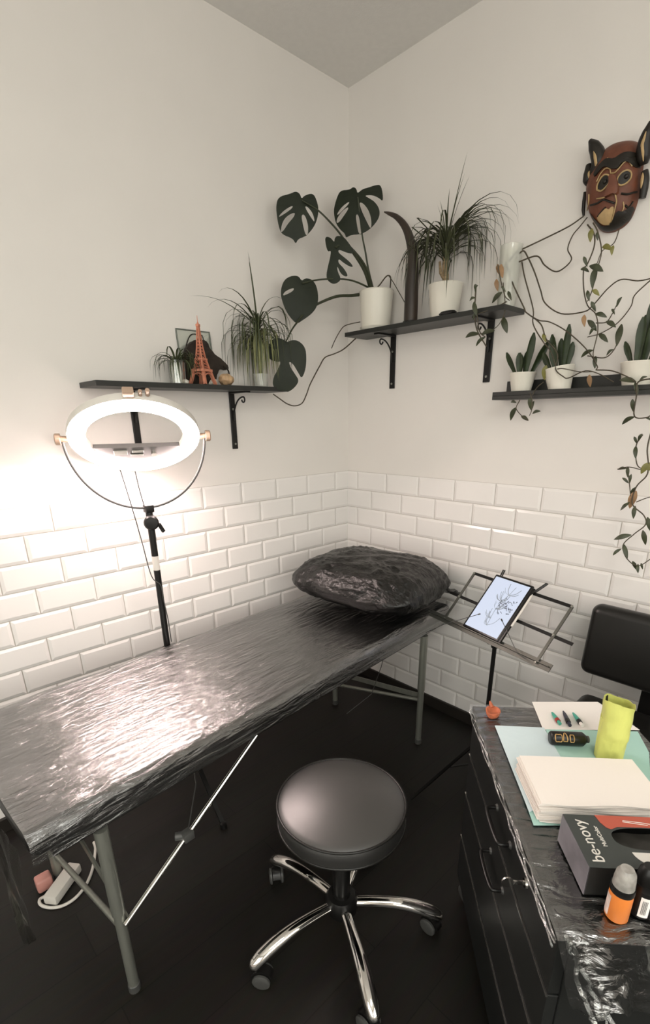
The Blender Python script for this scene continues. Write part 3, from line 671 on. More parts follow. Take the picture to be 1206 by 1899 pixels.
# paper towels
def towel(i, n, x0, x1, y0, y1, label, grp, q, r2):
    t = cab('paper_towel', label, 'paper towel', (0, 0, ZT + 0.0034 + i * 0.0034), 0, grp)
    t_ = sheet_grid(10, 12, lambda u, v: Vector((x0 + (x1 - x0) * u + q + (0.003 * math.sin(v * 9 + i) if u > .99 else 0), y0 + (y1 - y0) * v + r2, 0.0007 * noise.noise(Vector((u * 3, v * 4, 0.5))))))
    solidify(t_, 0.0026); obj('towel_sheet', t_, PAPER, t, True, 40)
rnd = random.Random(2)
for i in range(13):
    towel(i, 13, 0.288, 0.440, 0.036, 0.286, 'topmost white paper towel of the thick stack in front of the yellow-green cup' if i == 12 else 'white paper towel within the thick stack in front of the yellow-green cup', 'paper towels in the thick stack', rnd.uniform(-0.003, 0.003), rnd.uniform(-0.003, 0.003))
for i in range(4):
    towel(i, 4, 0.315, 0.430, 0.296, 0.386, 'white paper towel in the small pile right of the thick towel stack', 'paper towels in the small pile', 0.002 * i, 0.0)

# glove box
GBX = mat('box_dark_card', (58, 62, 60), 0.45); GBR = mat('box_red_print', (176, 84, 66), 0.45); GBL = mat('box_side_card', (120, 116, 122), 0.4, var=0.35, vscale=14); LETTER = mat('white_print', (214, 210, 202), 0.5); GBD = mat('box_dark_end', (24, 24, 22), 0.5)
gx0, gx1, gy0, gy1, gz0, gz1 = 0.484, 0.603, 0.060, 0.285, ZT + 0.001, ZT + 0.064
t = cab('glove_box', 'dark grey and red glove box on the cabinet, in front of the towel stack', 'glove box', (0, 0, gz0))
def gb(bm, lo, hi, **k): return box(bm, (lo[0], lo[1], lo[2] - gz0), (hi[0], hi[1], hi[2] - gz0), **k)
bm = B(); gb(bm, (gx0, gy0, gz0), (gx1, gy1, gz0 + 0.002)); gb(bm, (gx0, gy0, gz0), (gx0 + 0.002, gy1, gz1)); gb(bm, (gx1 - 0.002, gy0, gz0), (gx1, gy1, gz1)); gb(bm, (gx0, gy1 - 0.002, gz0), (gx1, gy1, gz1)); obj('carton', bm, GBD, t, True)
bm = B(); gb(bm, (gx0, gy0 - 0.0006, gz0), (gx1, gy0 + 0.0014, gz1)); obj('side_panel', bm, GBL, t, True)
ocx, ocy, oa, ob = 0.537, 0.200, 0.026, 0.072        # oval opening
ov = []
for i in range(40):
    a = i / 40 * 2 * PI; ov.append((ocx + oa * math.copysign(abs(math.sin(a)) ** 0.8, math.sin(a)), ocy + ob * math.copysign(abs(math.cos(a)) ** 0.7, math.cos(a))))
bm = filled([[(gx0, gy0), (gx1, gy0), (gx1, gy1), (gx0, gy1)], ov], 0.0009); bm.transform(Matrix.Translation((0, 0, gz1 - gz0))); obj('lid', bm, GBX, t, True)
bm = filled([[(gx0 + 0.0005, 0.118), (gx0 + 0.018, 0.121), (gx0 + 0.030, 0.127), (gx0 + 0.034, 0.134), (gx0 + 0.0275, 0.148), (gx0 + 0.0265, 0.20), (gx0 + 0.0275, 0.255), (gx0 + 0.03, gy1), (gx0 + 0.0005, gy1)]], 0.0004); bm.transform(Matrix.Translation((0, 0, gz1 - gz0 + 0.0014))); obj('red_print', bm, GBR, t, True)
bm = sheet_grid(8, 16, lambda u, v: Vector((ocx - oa * 1.05 + 2.1 * oa * u, ocy - ob * 1.05 + 2.1 * ob * v, 0.048 + 0.004 * noise.noise(Vector((u * 3, v * 6, 2)))))); obj('glove', bm, mat('black_glove', (40, 38, 34), 0.5), t, True, 60)
bm = filled([[(ocx + 0.032 + 0.026 * math.sin(a), 0.172 + 0.026 * math.cos(a)) for a in [i / 24 * PI for i in range(25)]]], 0.0004); bm.transform(Matrix.Translation((0, 0, gz1 - gz0 + 0.0014))); obj('dotted_emblem', bm, LETTER, t, True)
bm = B(); tube(bm, [(gx0 + 0.012, 0.165, gz1 - gz0 + 0.0016), (gx0 + 0.016, 0.20, gz1 - gz0 + 0.0016), (gx0 + 0.022, 0.225, gz1 - gz0 + 0.0016)], 0.0008, 6); tube(bm, [(gx0 + 0.012, 0.165, gz1 - gz0 + 0.0016), (gx0 + 0.015, 0.163, gz1 - gz0 + 0.0016), (gx0 + 0.019, 0.19, gz1 - gz0 + 0.0016), (gx0 + 0.0215, 0.205, gz1 - gz0 + 0.0016)], 0.0008, 6); obj('white_outline', bm, LETTER, t, True)
RT = Matrix(((0, 1, 0), (-1, 0, 0), (0, 0, 1))).transposed().to_4x4()
def lettering(s, size, x, y, m=LETTER):
    bm = text_bm(s, size); Mx = Matrix(((-1, 0, 0), (0, -1, 0), (0, 0, 1))).to_4x4()
    # text runs along -x (away from the camera), its top towards -y
    bm.transform(Matrix.Translation((x, y, gz1 - gz0 + 0.0014)) @ Mx); obj('lettering', bm, m, t, True)
lettering('be-novy', 0.030, 0.545, 0.082); lettering('MultiColor', 0.0105, 0.535, 0.107)
# ink bottles
INKO = mat('orange_ink', (222, 128, 58), 0.35); CLEARCAP = mat('cloudy_cap', (150, 146, 140), 0.25, var=0.3, vscale=60); LBL = mat('bottle_label', (216, 196, 186), 0.5, var=0.25, vscale=60)
def ink(x, y, label, bodym, capm, hcap, lab_m):
    t = cab('ink_bottle', label, 'bottle', (x, y, ZT + 0.001), 0, 'upright ink bottles')
    bm = B(); lathe(bm, [(0, 0), (0.0165, 0), (0.0178, 0.002), (0.0178, 0.050), (0.0165, 0.056), (0.010, 0.058), (0, 0.058)], 32); obj('bottle_body', bm, bodym, t, True, 40)
    bm = B(); lathe(bm, [(0.0178, 0.055), (0.0182, 0.056), (0.0180, 0.067), (0.012, 0.068), (0, 0.068)], 32); obj('neck_ring', bm, PLASTIC, t, True, 40)
    bm = B(); lathe(bm, [(0.0165, 0.0675), (0.0160, 0.080), (0.0145, 0.068 + hcap * 0.75), (0.010, 0.068 + hcap), (0, 0.068 + hcap)], 28); obj('cap', bm, capm, t, True, 50)
    bm = B(); n = 14; a0, a1 = lab_m[1]
    ring = [(math.cos(a0 + (a1 - a0) * i / n), math.sin(a0 + (a1 - a0) * i / n)) for i in range(n + 1)]
    vs = [[bm.verts.new((c * 0.0181, s_ * 0.0181, z_)) for c, s_ in ring] for z_ in (0.006, 0.047)]
    for i in range(n): bm.faces.new((vs[0][i], vs[0][i + 1], vs[1][i + 1], vs[1][i]))
    obj('label_band', bm, lab_m[0], t, True, 60)
    return t
ink(0.638, 0.098, 'orange ink bottle with a cloudy grey cap in front of the glove box', INKO, CLEARCAP, 0.034, (LBL, (-2.9, -1.3)))
t = ink(0.628, 0.140, 'black ink bottle with white label, beside the orange ink bottle', PLASTIC, PLASTIC, 0.030, (SHEET, (-0.7, 0.15)))
bm = B()
for k in range(7):
    a = -0.52 + k * 0.06; v = [(math.cos(q) * 0.0184, math.sin(q) * 0.0184) for q in (a, a + (0.018 if k % 2 else 0.034))]
    z0, z1 = 0.012, 0.041; bm.faces.new([bm.verts.new(x) for x in ((v[0][0], v[0][1], z0), (v[1][0], v[1][1], z0), (v[1][0], v[1][1], z1), (v[0][0], v[0][1], z1))])
obj('label_print', bm, PLASTIC, t, True)
ink(0.632, 0.186, 'dark red ink bottle cut off by the right photo edge', mat('dark_red_ink', (70, 24, 26), 0.35), PLASTIC, 0.03, (LBL, (2.2, 3.4)))

# ================================================================== office chair behind the cabinet
oc = thing('office_chair', 'black leather office chair behind the cabinet at the right edge of the photo', 'chair', (-0.36, -1.665, 0), PI)
# local: +x towards the wall side is -x in the room after the half turn
def puff(bm, lo, hi, r, seg, bulge, axis):
    vs = box(bm, lo, hi, r, seg)
    bmesh.ops.subdivide_edges(bm, edges=[e for e in bm.edges if e.calc_length() > 0.08], cuts=6, use_grid_fill=True)
bm = B(); puff(bm, (-0.205, -0.21, 0.42), (0.215, 0.21, 0.50), 0.035, 5, 0, 2); obj('seat', bm, VINYL, oc, True, 60)
bm = B(); q = box(bm, (-0.235, -0.235, 0.580), (-0.165, 0.265, 0.858), 0.033, 6); 
bm.transform(Matrix.Translation((-0.2, 0, 0.6)) @ Matrix.Rotation(-0.10, 4, 'Y') @ Matrix.Translation((0.2, 0, -0.6))); obj('backrest', bm, VINYL, oc, True, 60)
bm = B(); box(bm, (-0.262, -0.03, 0.40), (-0.248, 0.03, 0.80), 0.004); box(bm, (-0.262, -0.03, 0.398), (0.0, 0.03, 0.412), 0.004); obj('back_support', bm, PLASTIC, oc, True)
bm = B(); lathe(bm, [(0.028, 0.10), (0.028, 0.28), (0.022, 0.29), (0.022, 0.42)], 20); obj('gas_lift', bm, PLASTIC, oc, True, 40)
for k in range(5):
    a = math.radians(20 + 72 * k); bm = B(); bar(bm, (0.02 * math.cos(a), 0.02 * math.sin(a), 0.11), (0.235 * math.cos(a), 0.235 * math.sin(a), 0.078), 0.036, 0.022, bev=0.004); arm = obj('leg', bm, PLASTIC, oc, True); caster(arm, 0.222 * math.cos(a), 0.222 * math.sin(a), a, 0.07)

# ================================================================== music stand with tablet
zb, zt_ = 0.70, 0.879
D = {k: at_z(*v) for k, v in dict(B1=(825, 1147, zb), B2=(995, 1228, zb), T1=(877, 1063, zt_), T2=(1053, 1122, zt_), L1=(800, 1137, zb - 0.005), L2=(1023, 1241, zb - 0.005)).items()}
hd = (D['B2'] - D['B1']).normalized(); vd = ((D['T1'] + D['T2']) / 2 - (D['B1'] + D['B2']) / 2); vd = (vd - hd * vd.dot(hd)).normalized(); nd = hd.cross(vd).normalized()
if nd.dot(EYE - D['B1']) < 0: nd = -nd
WS = (D['B2'] - D['B1']).length; HS = ((D['T1'] + D['T2']) / 2 - (D['B1'] + D['B2']) / 2).length
MC = (D['B1'] + D['B2']) / 2
def dk(a, b, c=0.0): return MC + hd * a + vd * b + nd * c        # desk coordinates: along, up the slope, out of the desk
mfoot = Vector((MC.x, MC.y, 0)) - Vector((nd.x, nd.y, 0)) * 0.06
ms = thing('music_stand', 'folding metal music stand holding a tablet in front of the right tiled wall', 'music stand', mfoot)
bm = B(); bar(bm, D['L1'] + nd * 0.004, D['L2'] + nd * 0.004, 0.030, 0.004, up=nd); bar(bm, D['L1'] + nd * 0.018 - vd * 0.0, D['L2'] + nd * 0.018, 0.003, 0.016, up=nd); obj('ledge', bm, STANDM, ms)
w2 = WS / 2
for s in (-1, 1):
    bm = B(); bar(bm, dk(s * w2, 0.0), dk(s * w2, HS), 0.011, 0.004, up=nd); obj('upright', bm, STANDM, ms)
bm = B(); bar(bm, dk(-w2, HS), dk(w2, HS), 0.012, 0.004, up=nd); obj('top_bar', bm, BLACKMETAL, ms)
bm = B(); bar(bm, dk(-w2 - 0.06, HS * 0.50, -0.004), dk(w2 + 0.075, HS * 0.47, -0.004), 0.012, 0.004, up=nd); obj('cross_bar', bm, BLACKMETAL, ms)
for s in (-1, 1):
    for b_ in (0.0, HS * 0.485, HS):
        bm = B(); lathe(bm, [(0.005, 0), (0.004, 0.004), (0, 0.005)], 12, M=align(nd, dk(s * w2, b_, 0.002))); obj('rivet', bm, ALU, ms, False, 40)
ta = -0.028                                                     # tablet centre along the desk
for s, lean in ((-1, -0.004), (1, 0.048)):
    bm = B(); a0 = ta + s * 0.078
    tube(bm, [dk(a0, HS - 0.02, -0.004), dk(a0 + lean * 1.0 - 0.004, HS + 0.055, 0.0), dk(a0 + lean * 1.0 + 0.004, HS + 0.055, 0.0), dk(a0 + 0.008, HS - 0.02, -0.004)], 0.0028, 8); obj('holder_arm', bm, PLASTIC, ms)
for (pA, pB, pC) in (((700, 1215), (823, 1158), (889, 1139)), ((975, 1222), (960, 1212), (931, 1150))):
    A_ = on_plane(*pA, dk(0, 0, 0.012), nd); B_ = on_plane(*pB, dk(0, 0, 0.022), nd); C_ = on_plane(*pC, dk(0, 0, 0.020), nd)
    if pA[0] < 800: A_ = B_.lerp(A_, 0.25)
    bm = B(); tube(bm, [A_, B_, C_], 0.0014, 6); lathe(bm, [(0.003, -0.005), (0.003, 0.005), (0, 0.006)], 8, M=align(C_ - B_, C_)); obj('page_clip', bm, GREYPL, ms)
ptop = dk(0.012, 0.05, -0.012)
bm = B(); tube(bm, [ptop, Vector((ptop.x, ptop.y, ptop.z - 0.06)), (ptop.x, ptop.y, 0.30)], 0.0085, 14); obj('pole', bm, PLASTIC, ms, False, 40)
bm = B(); tube(bm, [(ptop.x, ptop.y, 0.09), (ptop.x, ptop.y, 0.34)], 0.011, 14); obj('lower_pole', bm, BLACKMETAL, ms, False, 40)
bm = B(); lathe(bm, [(0, 0.0), (0.006, 0), (0.012, 0.014), (0.012, 0.022), (0, 0.024)], 14, M=align((-0.3, 0.95, 0), (ptop.x, ptop.y + 0.006, ptop.z - 0.055))); lathe(bm, [(0.0145, 0), (0.0145, 0.04)], 14, (ptop.x, ptop.y, ptop.z - 0.075)); obj('tilt_clamp', bm, PLASTIC, ms, False, 40)
bm = B(); bar(bm, dk(0.012, 0.0, -0.006), dk(0.012, HS, -0.006), 0.016, 0.005, up=nd); obj('spine', bm, BLACKMETAL, ms)
lf = at_z(762, 1482, 0.008)
for k in range(3):
    if k == 0: f = lf
    else:
        r0 = Vector((lf.x - ptop.x, lf.y - ptop.y, 0)); r0 = r0.normalized() * 0.26; r0.rotate(Matrix.Rotation(2 * PI / 3 * k, 3, 'Z')); f = Vector((ptop.x, ptop.y, 0.008)) + r0
    bm = B(); bar(bm, (ptop.x, ptop.y, 0.24), f, 0.012, 0.006); m2 = Vector((ptop.x, ptop.y, 0.24)).lerp(f, 0.5); bar(bm, (ptop.x, ptop.y, 0.10), m2, 0.010, 0.004); obj('leg', bm, BLACKMETAL, ms)
# tablet standing on the ledge
TWd, THt = 0.188, 0.258
tb = thing('tablet', 'tablet in a black case showing a plant line drawing, standing on the music stand', 'tablet', dk(ta, 0.0, 0.006))
TB = Matrix((hd, vd, nd)).transposed().to_4x4(); TB.translation = dk(ta, 0.0025, 0.0045)
bm = B(); box(bm, (-TWd / 2, 0.0, 0.0), (TWd / 2, THt, 0.011), 0.005, 3, TB); case = obj('case', bm, PLASTIC, tb, False, 40)
bm = B(); box(bm, (TWd / 2 - 0.002, 0.0, 0.0), (TWd / 2 + 0.010, THt * 0.97, 0.009), 0.003, 2, TB); obj('case_spine', bm, PLASTIC, case, False, 40)
bm = B(); box(bm, (-TWd / 2 + 0.010, 0.010, 0.011), (TWd / 2 - 0.010, THt - 0.010, 0.0116), 0, 1, TB); sc = obj('screen', bm, SCREEN, tb)
bm = B(); tube(bm, [TB @ Vector((TWd / 2 + 0.0155, THt * 0.30, 0.012)), TB @ Vector((TWd / 2 + 0.0155, THt * 0.31, 0.012)), TB @ Vector((TWd / 2 + 0.0155, THt * 0.83, 0.012)), TB @ Vector((TWd / 2 + 0.0155, THt * 0.87, 0.012))], [0.0035, 0.0043, 0.0043, 0.001], 12)
so = obj('stylus', bm, WHITEPL, None, False, 40); tag(so, 'white stylus clipped along the right side of the tablet case', 'stylus')
INK = mat('drawing_line', (70, 74, 84), 0.6); INKL = mat('drawing_wash', (150, 160, 172), 0.6)
rnd = random.Random(5); bm = B(); bm2 = B()
def sp(x, y): return TB @ Vector(((x - 0.5) * (TWd - 0.02), 0.010 + y * (THt - 0.02), 0.0119))
stalk = [(0.56, 0.14), (0.54, 0.27), (0.52, 0.45), (0.55, 0.60), (0.62, 0.75), (0.68, 0.92)]
tube(bm2, smooth_path([sp(*q) for q in stalk], 5), 0.0012, 4)
for k in range(34):
    f = rnd.random(); i = min(4, int(f * 5)); a = stalk[i]; s = rnd.choice((-1, -1, 1)); e = (a[0] + s * rnd.uniform(0.05, 0.24), a[1] + rnd.uniform(0.06, 0.2))
    tube(bm2, smooth_path([sp(*a), sp((a[0] + e[0]) / 2 + s * 0.03, (a[1] + e[1]) / 2 - 0.02), sp(*e)], 4), rnd.uniform(0.0006, 0.0016), 4)
for k in range(34):
    c = (rnd.uniform(0.52, 0.92), rnd.uniform(0.40, 0.68)); n = rnd.choice((5, 6)); r_ = rnd.uniform(0.012, 0.032)
    tube(bm, [sp(c[0] + r_ * 1.3 * math.cos(q + k), c[1] + r_ * (0.6 + 0.3 * (k % 3)) * math.sin(q)) for q in [j / n * rnd.uniform(3.5, 6.3) for j in range(n + 1)]], 0.0010, 4)
obj('sketched_stems', bm2, INKL, sc); obj('sketched_blossoms', bm, INK, sc)

# ================================================================== plants and ornaments on the shelves
ZS1, ZS2, ZS3 = 1.6565, 1.9115, 1.5975                  # top faces of the left shelf, right shelf and ledge
def pot_bm(r, h, lip=0.003, taper=0.84):
    bm = B(); lathe(bm, [(0, 0), (r * taper * 0.97, 0), (r * taper, 0.004), (r * 0.985, h - 0.004), (r + lip * 0.3, h - 0.002), (r, h), (r - 0.005, h), (r - 0.008, h - 0.02), (r * taper - 0.006, 0.012), (0, 0.012)], 48); return bm
def leaf_frame(p, tilt=(0, 0, 0)):
    n = (EYE - p).normalized() + Vector(tilt); n.normalize(); return n
def traced_leaf(name, outline, holes, p, tilt, m, parent, s, ox, oy, bend=0.10, thick=0.0009):
    """a broad leaf: outline in its own plane through p, gently arched, with real thickness"""
    n = leaf_frame(p, tilt); ax = n.cross(Vector((0, 0, 1))).normalized() * -1; ay = n.cross(ax)
    if ay.z < 0: ay = -ay
    def loc2(pl):
        out = []
        for u, v in px_crop(pl, s, ox, oy):
            q = on_plane(u, v, p, n) - p; out.append((q.dot(ax), q.dot(ay)))
        return out
    polys = [round_poly(loc2(outline), 2)] + [round_poly(loc2(h), 2) for h in holes]
    bm = filled(polys, thick)
    bmesh.ops.triangulate(bm, faces=bm.faces[:])
    for _ in range(2):
        bmesh.ops.subdivide_edges(bm, edges=[e for e in bm.edges if e.calc_length() > 0.02], cuts=1)
        bmesh.ops.triangulate(bm, faces=bm.faces[:])
    M = Matrix((ax, ay, n)).transposed().to_4x4(); M.translation = p
    for v in bm.verts:
        r2 = v.co.x ** 2 + 0.6 * v.co.y ** 2
        v.co.z += -r2 * bend * 10 + 0.004 * abs(v.co.x) * 10 * bend
    bm.transform(M); return obj(name, bm, m, parent, False, 30)
def pxs(pts, plane):                                      # list of pixels -> points on a plane given as function
    return [plane(u, v) for u, v in pts]
def drooper(bm, base, az, up, length, droop, w, rnd, n=9, fold=0.35, flip=0.0, clear=None):
    """grass-like arching leaf starting at base"""
    pts = []; p = Vector(base); el = up
    st_ = length / n
    for i in range(n + 1):
        pts.append(p.copy())
        p = p + Vector((math.cos(az) * math.cos(el), math.sin(az) * math.cos(el), math.sin(el))) * st_
        if clear is not None: p = clear(p)
        el = max(-1.5, el - droop * (0.5 + i / n) / n * 2); az += rnd.uniform(-0.06, 0.06)
    blade(bm, pts, w, fold)

# --- monstera in a white pot on the right-hand shelf
mc = Vector((-0.082, -0.262, ZS2)); mo = thing('potted_monstera', 'monstera with five large dark leaves in a white pot near the room corner', 'plant', mc)
bm = B(); lathe(bm, [(0, 0), (0.066, 0), (0.076, 0.013), (0.073, 0.014), (0.064, 0.005), (0, 0.005)], 40); obj('saucer', bm, CERAM, mo, True, 40)
bm = pot_bm(0.080, 0.158); bm.transform(Matrix.Translation((0, 0, 0.0055))); obj('pot', bm, CERAM, mo, True, 40)
bm = B(); lathe(bm, [(0, 0.145), (0.071, 0.142)], 32); obj('soil', bm, SOIL, mo, True)
CR2 = (2.871, 380, 320)
LA = ([(515, 140), (508, 112), (485, 97), (455, 112), (392, 126), (379, 175), (385, 235), (395, 290), (412, 328), (470, 350), (485, 380), (497, 352), (540, 338), (582, 290), (602, 240), (608, 190), (596, 140), (577, 106), (532, 120)],
      [[(388, 240), (415, 205), (468, 173), (468, 188), (430, 216)], [(403, 318), (413, 262), (440, 228), (482, 210), (476, 235), (442, 272), (420, 308)], [(513, 226), (532, 221), (552, 280), (549, 334), (536, 330), (523, 280)], [(531, 182), (545, 178), (577, 215), (588, 266), (568, 242)]])
LB = ([(812, 112), (808, 85), (790, 73), (770, 90), (720, 90), (700, 130), (684, 190), (687, 230), (697, 268), (720, 302), (745, 322), (750, 346), (775, 330), (830, 327), (872, 305), (907, 270), (930, 230), (930, 190), (905, 153), (870, 133), (850, 121), (890, 117), (925, 130), (951, 152), (940, 58), (905, 63), (870, 78), (840, 86)],
      [[(701, 217), (728, 180), (770, 151), (768, 165), (737, 196), (708, 224)], [(698, 265), (703, 238), (728, 205), (763, 180), (764, 195), (742, 226), (715, 262)], [(803, 224), (818, 222), (830, 280), (841, 326), (820, 328), (810, 280)], [(820, 158), (842, 161), (872, 198), (888, 250), (885, 304), (863, 262), (838, 210)]])
LC = ([(638, 338), (668, 343), (690, 372), (690, 350), (705, 333), (742, 343), (767, 375), (793, 412), (789, 432), (755, 427), (713, 408), (710, 425), (745, 453), (777, 480), (791, 502), (770, 500), (735, 478), (713, 458), (710, 480), (740, 508), (763, 547), (750, 555), (723, 538), (704, 493), (708, 530), (724, 560), (717, 580), (685, 595), (655, 577), (645, 550), (655, 500), (668, 450), (672, 413), (655, 422), (643, 385)], [])
LD = ([(517, 578), (500, 548), (460, 548), (425, 568), (408, 608), (405, 650), (415, 690), (430, 730), (455, 770), (490, 806), (520, 787), (570, 752), (600, 712), (607, 660), (597, 600), (572, 566), (535, 560)], [[(413, 656), (428, 630), (477, 611), (471, 630), (440, 647)]])
LE = ([(435, 905), (418, 885), (380, 878), (350, 893), (337, 940), (340, 985), (355, 1000), (390, 1008), (408, 1004), (388, 1050), (365, 1090), (360, 1130), (380, 1155), (430, 1165), (447, 1168), (482, 1142), (503, 1107), (482, 1075), (455, 1035), (447, 1003), (470, 1018), (497, 1065), (517, 1098), (537, 1050), (542, 990), (537, 930), (500, 893), (460, 891)], [])
PA, PB, PCc, PD, PE = at_y(552, 400, -0.15), at_x(665, 390, -0.17), at_y(630, 480, -0.24), at_y(555, 555, -0.16), at_y(535, 675, -0.20)
for (o_, h_), p_, tl in ((LA, PA, (0.1, 0.0, 0.25)), (LB, PB, (-0.1, 0.1, 0.30)), (LC, PCc, (-0.25, 0.0, 0.2)), (LD, PD, (0.1, -0.1, 0.2)), (LE, PE, (0.05, 0.05, 0.1))):
    traced_leaf('leaf', o_, h_, p_, tl, LEAFD, mo, *CR2)
def path_px(pts, p0, p1, crop=CR2):
    """pixel polyline whose distance from the eye runs from that of p0 to that of p1"""
    d0, d1 = (p0 - EYE).length, (p1 - EYE).length; q = px_crop(pts, *crop); out = []
    for i, (u, v) in enumerate(q):
        f = i / (len(q) - 1); out.append(EYE + ray(u, v).normalized() * (d0 + (d1 - d0) * f))
    return smooth_path(out, 5)
crown = Vector((mc.x, mc.y, ZS2 + 0.155))
for pts, pe, r in (([(892, 618), (868, 530), (830, 460), (760, 380), (700, 300), (608, 205), (520, 150)], PA, (0.006, 0.0028)), ([(895, 615), (872, 520), (855, 420), (838, 330), (815, 130)], PB, (0.005, 0.003)), ([(885, 620), (850, 520), (790, 425), (745, 380), (695, 400)], PCc, (0.009, 0.004)), ([(880, 620), (860, 606), (800, 580), (740, 568), (640, 568), (580, 575), (520, 590)], PD, (0.0042, 0.003))):
    bm = B(); tube(bm, path_px(pts, crown, pe - (pe - EYE).normalized() * -0.004), list(r), 8); obj('petiole', bm, GSTEM, mo, False, 60)
bm = B(); tube(bm, path_px([(820, 650), (780, 655), (700, 660), (600, 700), (540, 740), (490, 800), (462, 840), (432, 900)], crown, PE), [0.007, 0.003], 8); obj('stem', bm, GSTEM, mo, False, 60)
q1 = mc + Vector((-0.05, 0, 0.14))
bm = B(); tube(bm, path_px([(905, 622), (930, 600), (960, 560), (977, 548), (990, 562), (986, 630)], crown, crown), 0.003, 6); obj('aerial_root', bm, STEM, mo, False, 60)
bm = B(); tube(bm, path_px([(980, 550), (1000, 578), (1030, 630), (1064, 690)], crown, crown + Vector((0, -0.1, -0.03))), 0.0018, 6); obj('aerial_root', bm, STEM, mo, False, 60)
bm = B(); tube(bm, path_px([(828, 795), (780, 805), (740, 820), (712, 858), (690, 900), (675, 936)], mc + Vector((-0.06, 0.06, 0)), at_y(615, 645, -0.10)), 0.0022, 6); obj('aerial_root', bm, STEM, mo, False, 60)
bm = B(); tube(bm, path_px([(805, 882), (740, 940), (690, 965), (640, 985), (612, 1030), (585, 1080), (560, 1130), (540, 1185), (518, 1228), (480, 1242), (440, 1232), (400, 1205), (365, 1180)], mc + Vector((0.06, 0.14, -0.02)), at_y(507, 731, -0.13)), [0.0032, 0.0026], 6); obj('aerial_root', bm, STEM, mo, False, 60)

# --- horn
hn = thing('horn', 'tall curved dark animal horn standing between the two white pots', 'horn', at_x(762, 588, -0.09))
HP = [(762, 586, 12.5), (763, 560, 12.5), (764, 530, 12), (766, 495, 10.5), (765, 465, 9), (758, 435, 7.5), (748, 415, 6), (735, 402, 4.5), (722, 396, 3), (713, 393, 1)]
hp = [at_x(u, v, -0.09) for u, v, _ in HP]; hp[0].z = ZS2 + 0.001
dens = smooth_path(hp, 4); rad = []
for i in range(len(dens)):
    f = i / 4; k = min(int(f), len(HP) - 2); rad.append((HP[k][2] + (HP[k + 1][2] - HP[k][2]) * (f - k)) * metre(dens[i]))
bm = B(); tube(bm, dens, rad, 20); obj('horn_body', bm, HORN, hn, False, 60)
bm = B(); lathe(bm, [(0, 0), (0.034, 0), (0.036, 0.004), (0.034, 0.012), (0.0, 0.013)], 28, (hp[0].x, hp[0].y, ZS2)); obj('base', bm, PLASTIC, hn, False, 40)

# --- grassy dracaena in the second white pot
dc = Vector((-0.080, -0.640, ZS2)); dp = thing('potted_dracaena', 'bushy dracaena with thin arching leaves in a white pot on the right shelf', 'plant', dc)
bm = pot_bm(0.071, 0.125, taper=0.80); obj('pot', bm, CERAM, dp, True, 40)
bm = B(); lathe(bm, [(0, 0.113), (0.062, 0.11)], 32); obj('soil', bm, SOIL, dp, True)
bm = B(); tube(bm, [(0, 0, 0.09), (0.002, 0.004, 0.16), (0.0, 0.012, 0.20), (0.004, 0.012, 0.25)], [0.013, 0.012, 0.010, 0.008], 12); obj('trunk', bm, TRUNK, dp, True, 60)
bm = B(); tube(bm, [(0.0, 0.004, 0.14), (-0.01, 0.022, 0.17), (-0.012, 0.028, 0.21)], [0.008, 0.007, 0.005], 10); obj('side_shoot', bm, TRUNK, dp, True, 60)
def wallclear(p): return Vector((max(min(p.x, -0.012 - dc.x), 0.036 if p.y > 0.105 else -9), p.y, p.z))
rnd = random.Random(11); bm = B()
for k in range(88):
    hgt = rnd.choice((0.20, 0.22, 0.25, 0.265)) ; az = rnd.uniform(0, 2 * PI)
    up = rnd.uniform(0.5, 1.3); ln = rnd.uniform(0.24, 0.36); dr = rnd.uniform(1.7, 3.6)
    if k % 3 == 0: up, ln, dr = rnd.uniform(0.6, 1.2), rnd.uniform(0.30, 0.40), rnd.uniform(1.3, 2.2)
    drooper(bm, (0.003, 0.012, hgt), az, up, ln, dr, rnd.uniform(0.0075, 0.0095), rnd, clear=wallclear)
for k in range(20):
    drooper(bm, (0.003, 0.012, 0.255), rnd.uniform(1.1, 2.1) * (1 if k % 2 else -1), rnd.uniform(0.6, 1.05), rnd.uniform(0.34, 0.44), rnd.uniform(1.0, 2.0), 0.0075, rnd, clear=wallclear)
for k in range(7):
    drooper(bm, (0.003, 0.012, 0.26), rnd.uniform(0, 6.28), 1.35, rnd.uniform(0.14, 0.26), 0.15, 0.007, rnd, clear=wallclear)
drooper(bm, (0.004, 0.010, 0.26), -1.4, 1.40, 0.30, 0.05, 0.011, rnd, clear=wallclear)
obj('foliage', bm, LEAFS, dp, True, 60)
bm = B(); lathe(bm, [(0, 0), (0.022, 0), (0.026, 0.006), (0.020, 0.013), (0, 0.014)], 18)
for v in bm.verts: v.co.y *= 1.6; v.co.x *= 0.8
p = at_x(831, 577, -0.142); stn = obj('stone', bm, PLASTIC); stn.location = (p.x, p.y, ZS2); tag(stn, 'small flat black stone at the shelf edge in front of the right white pot', 'stone')

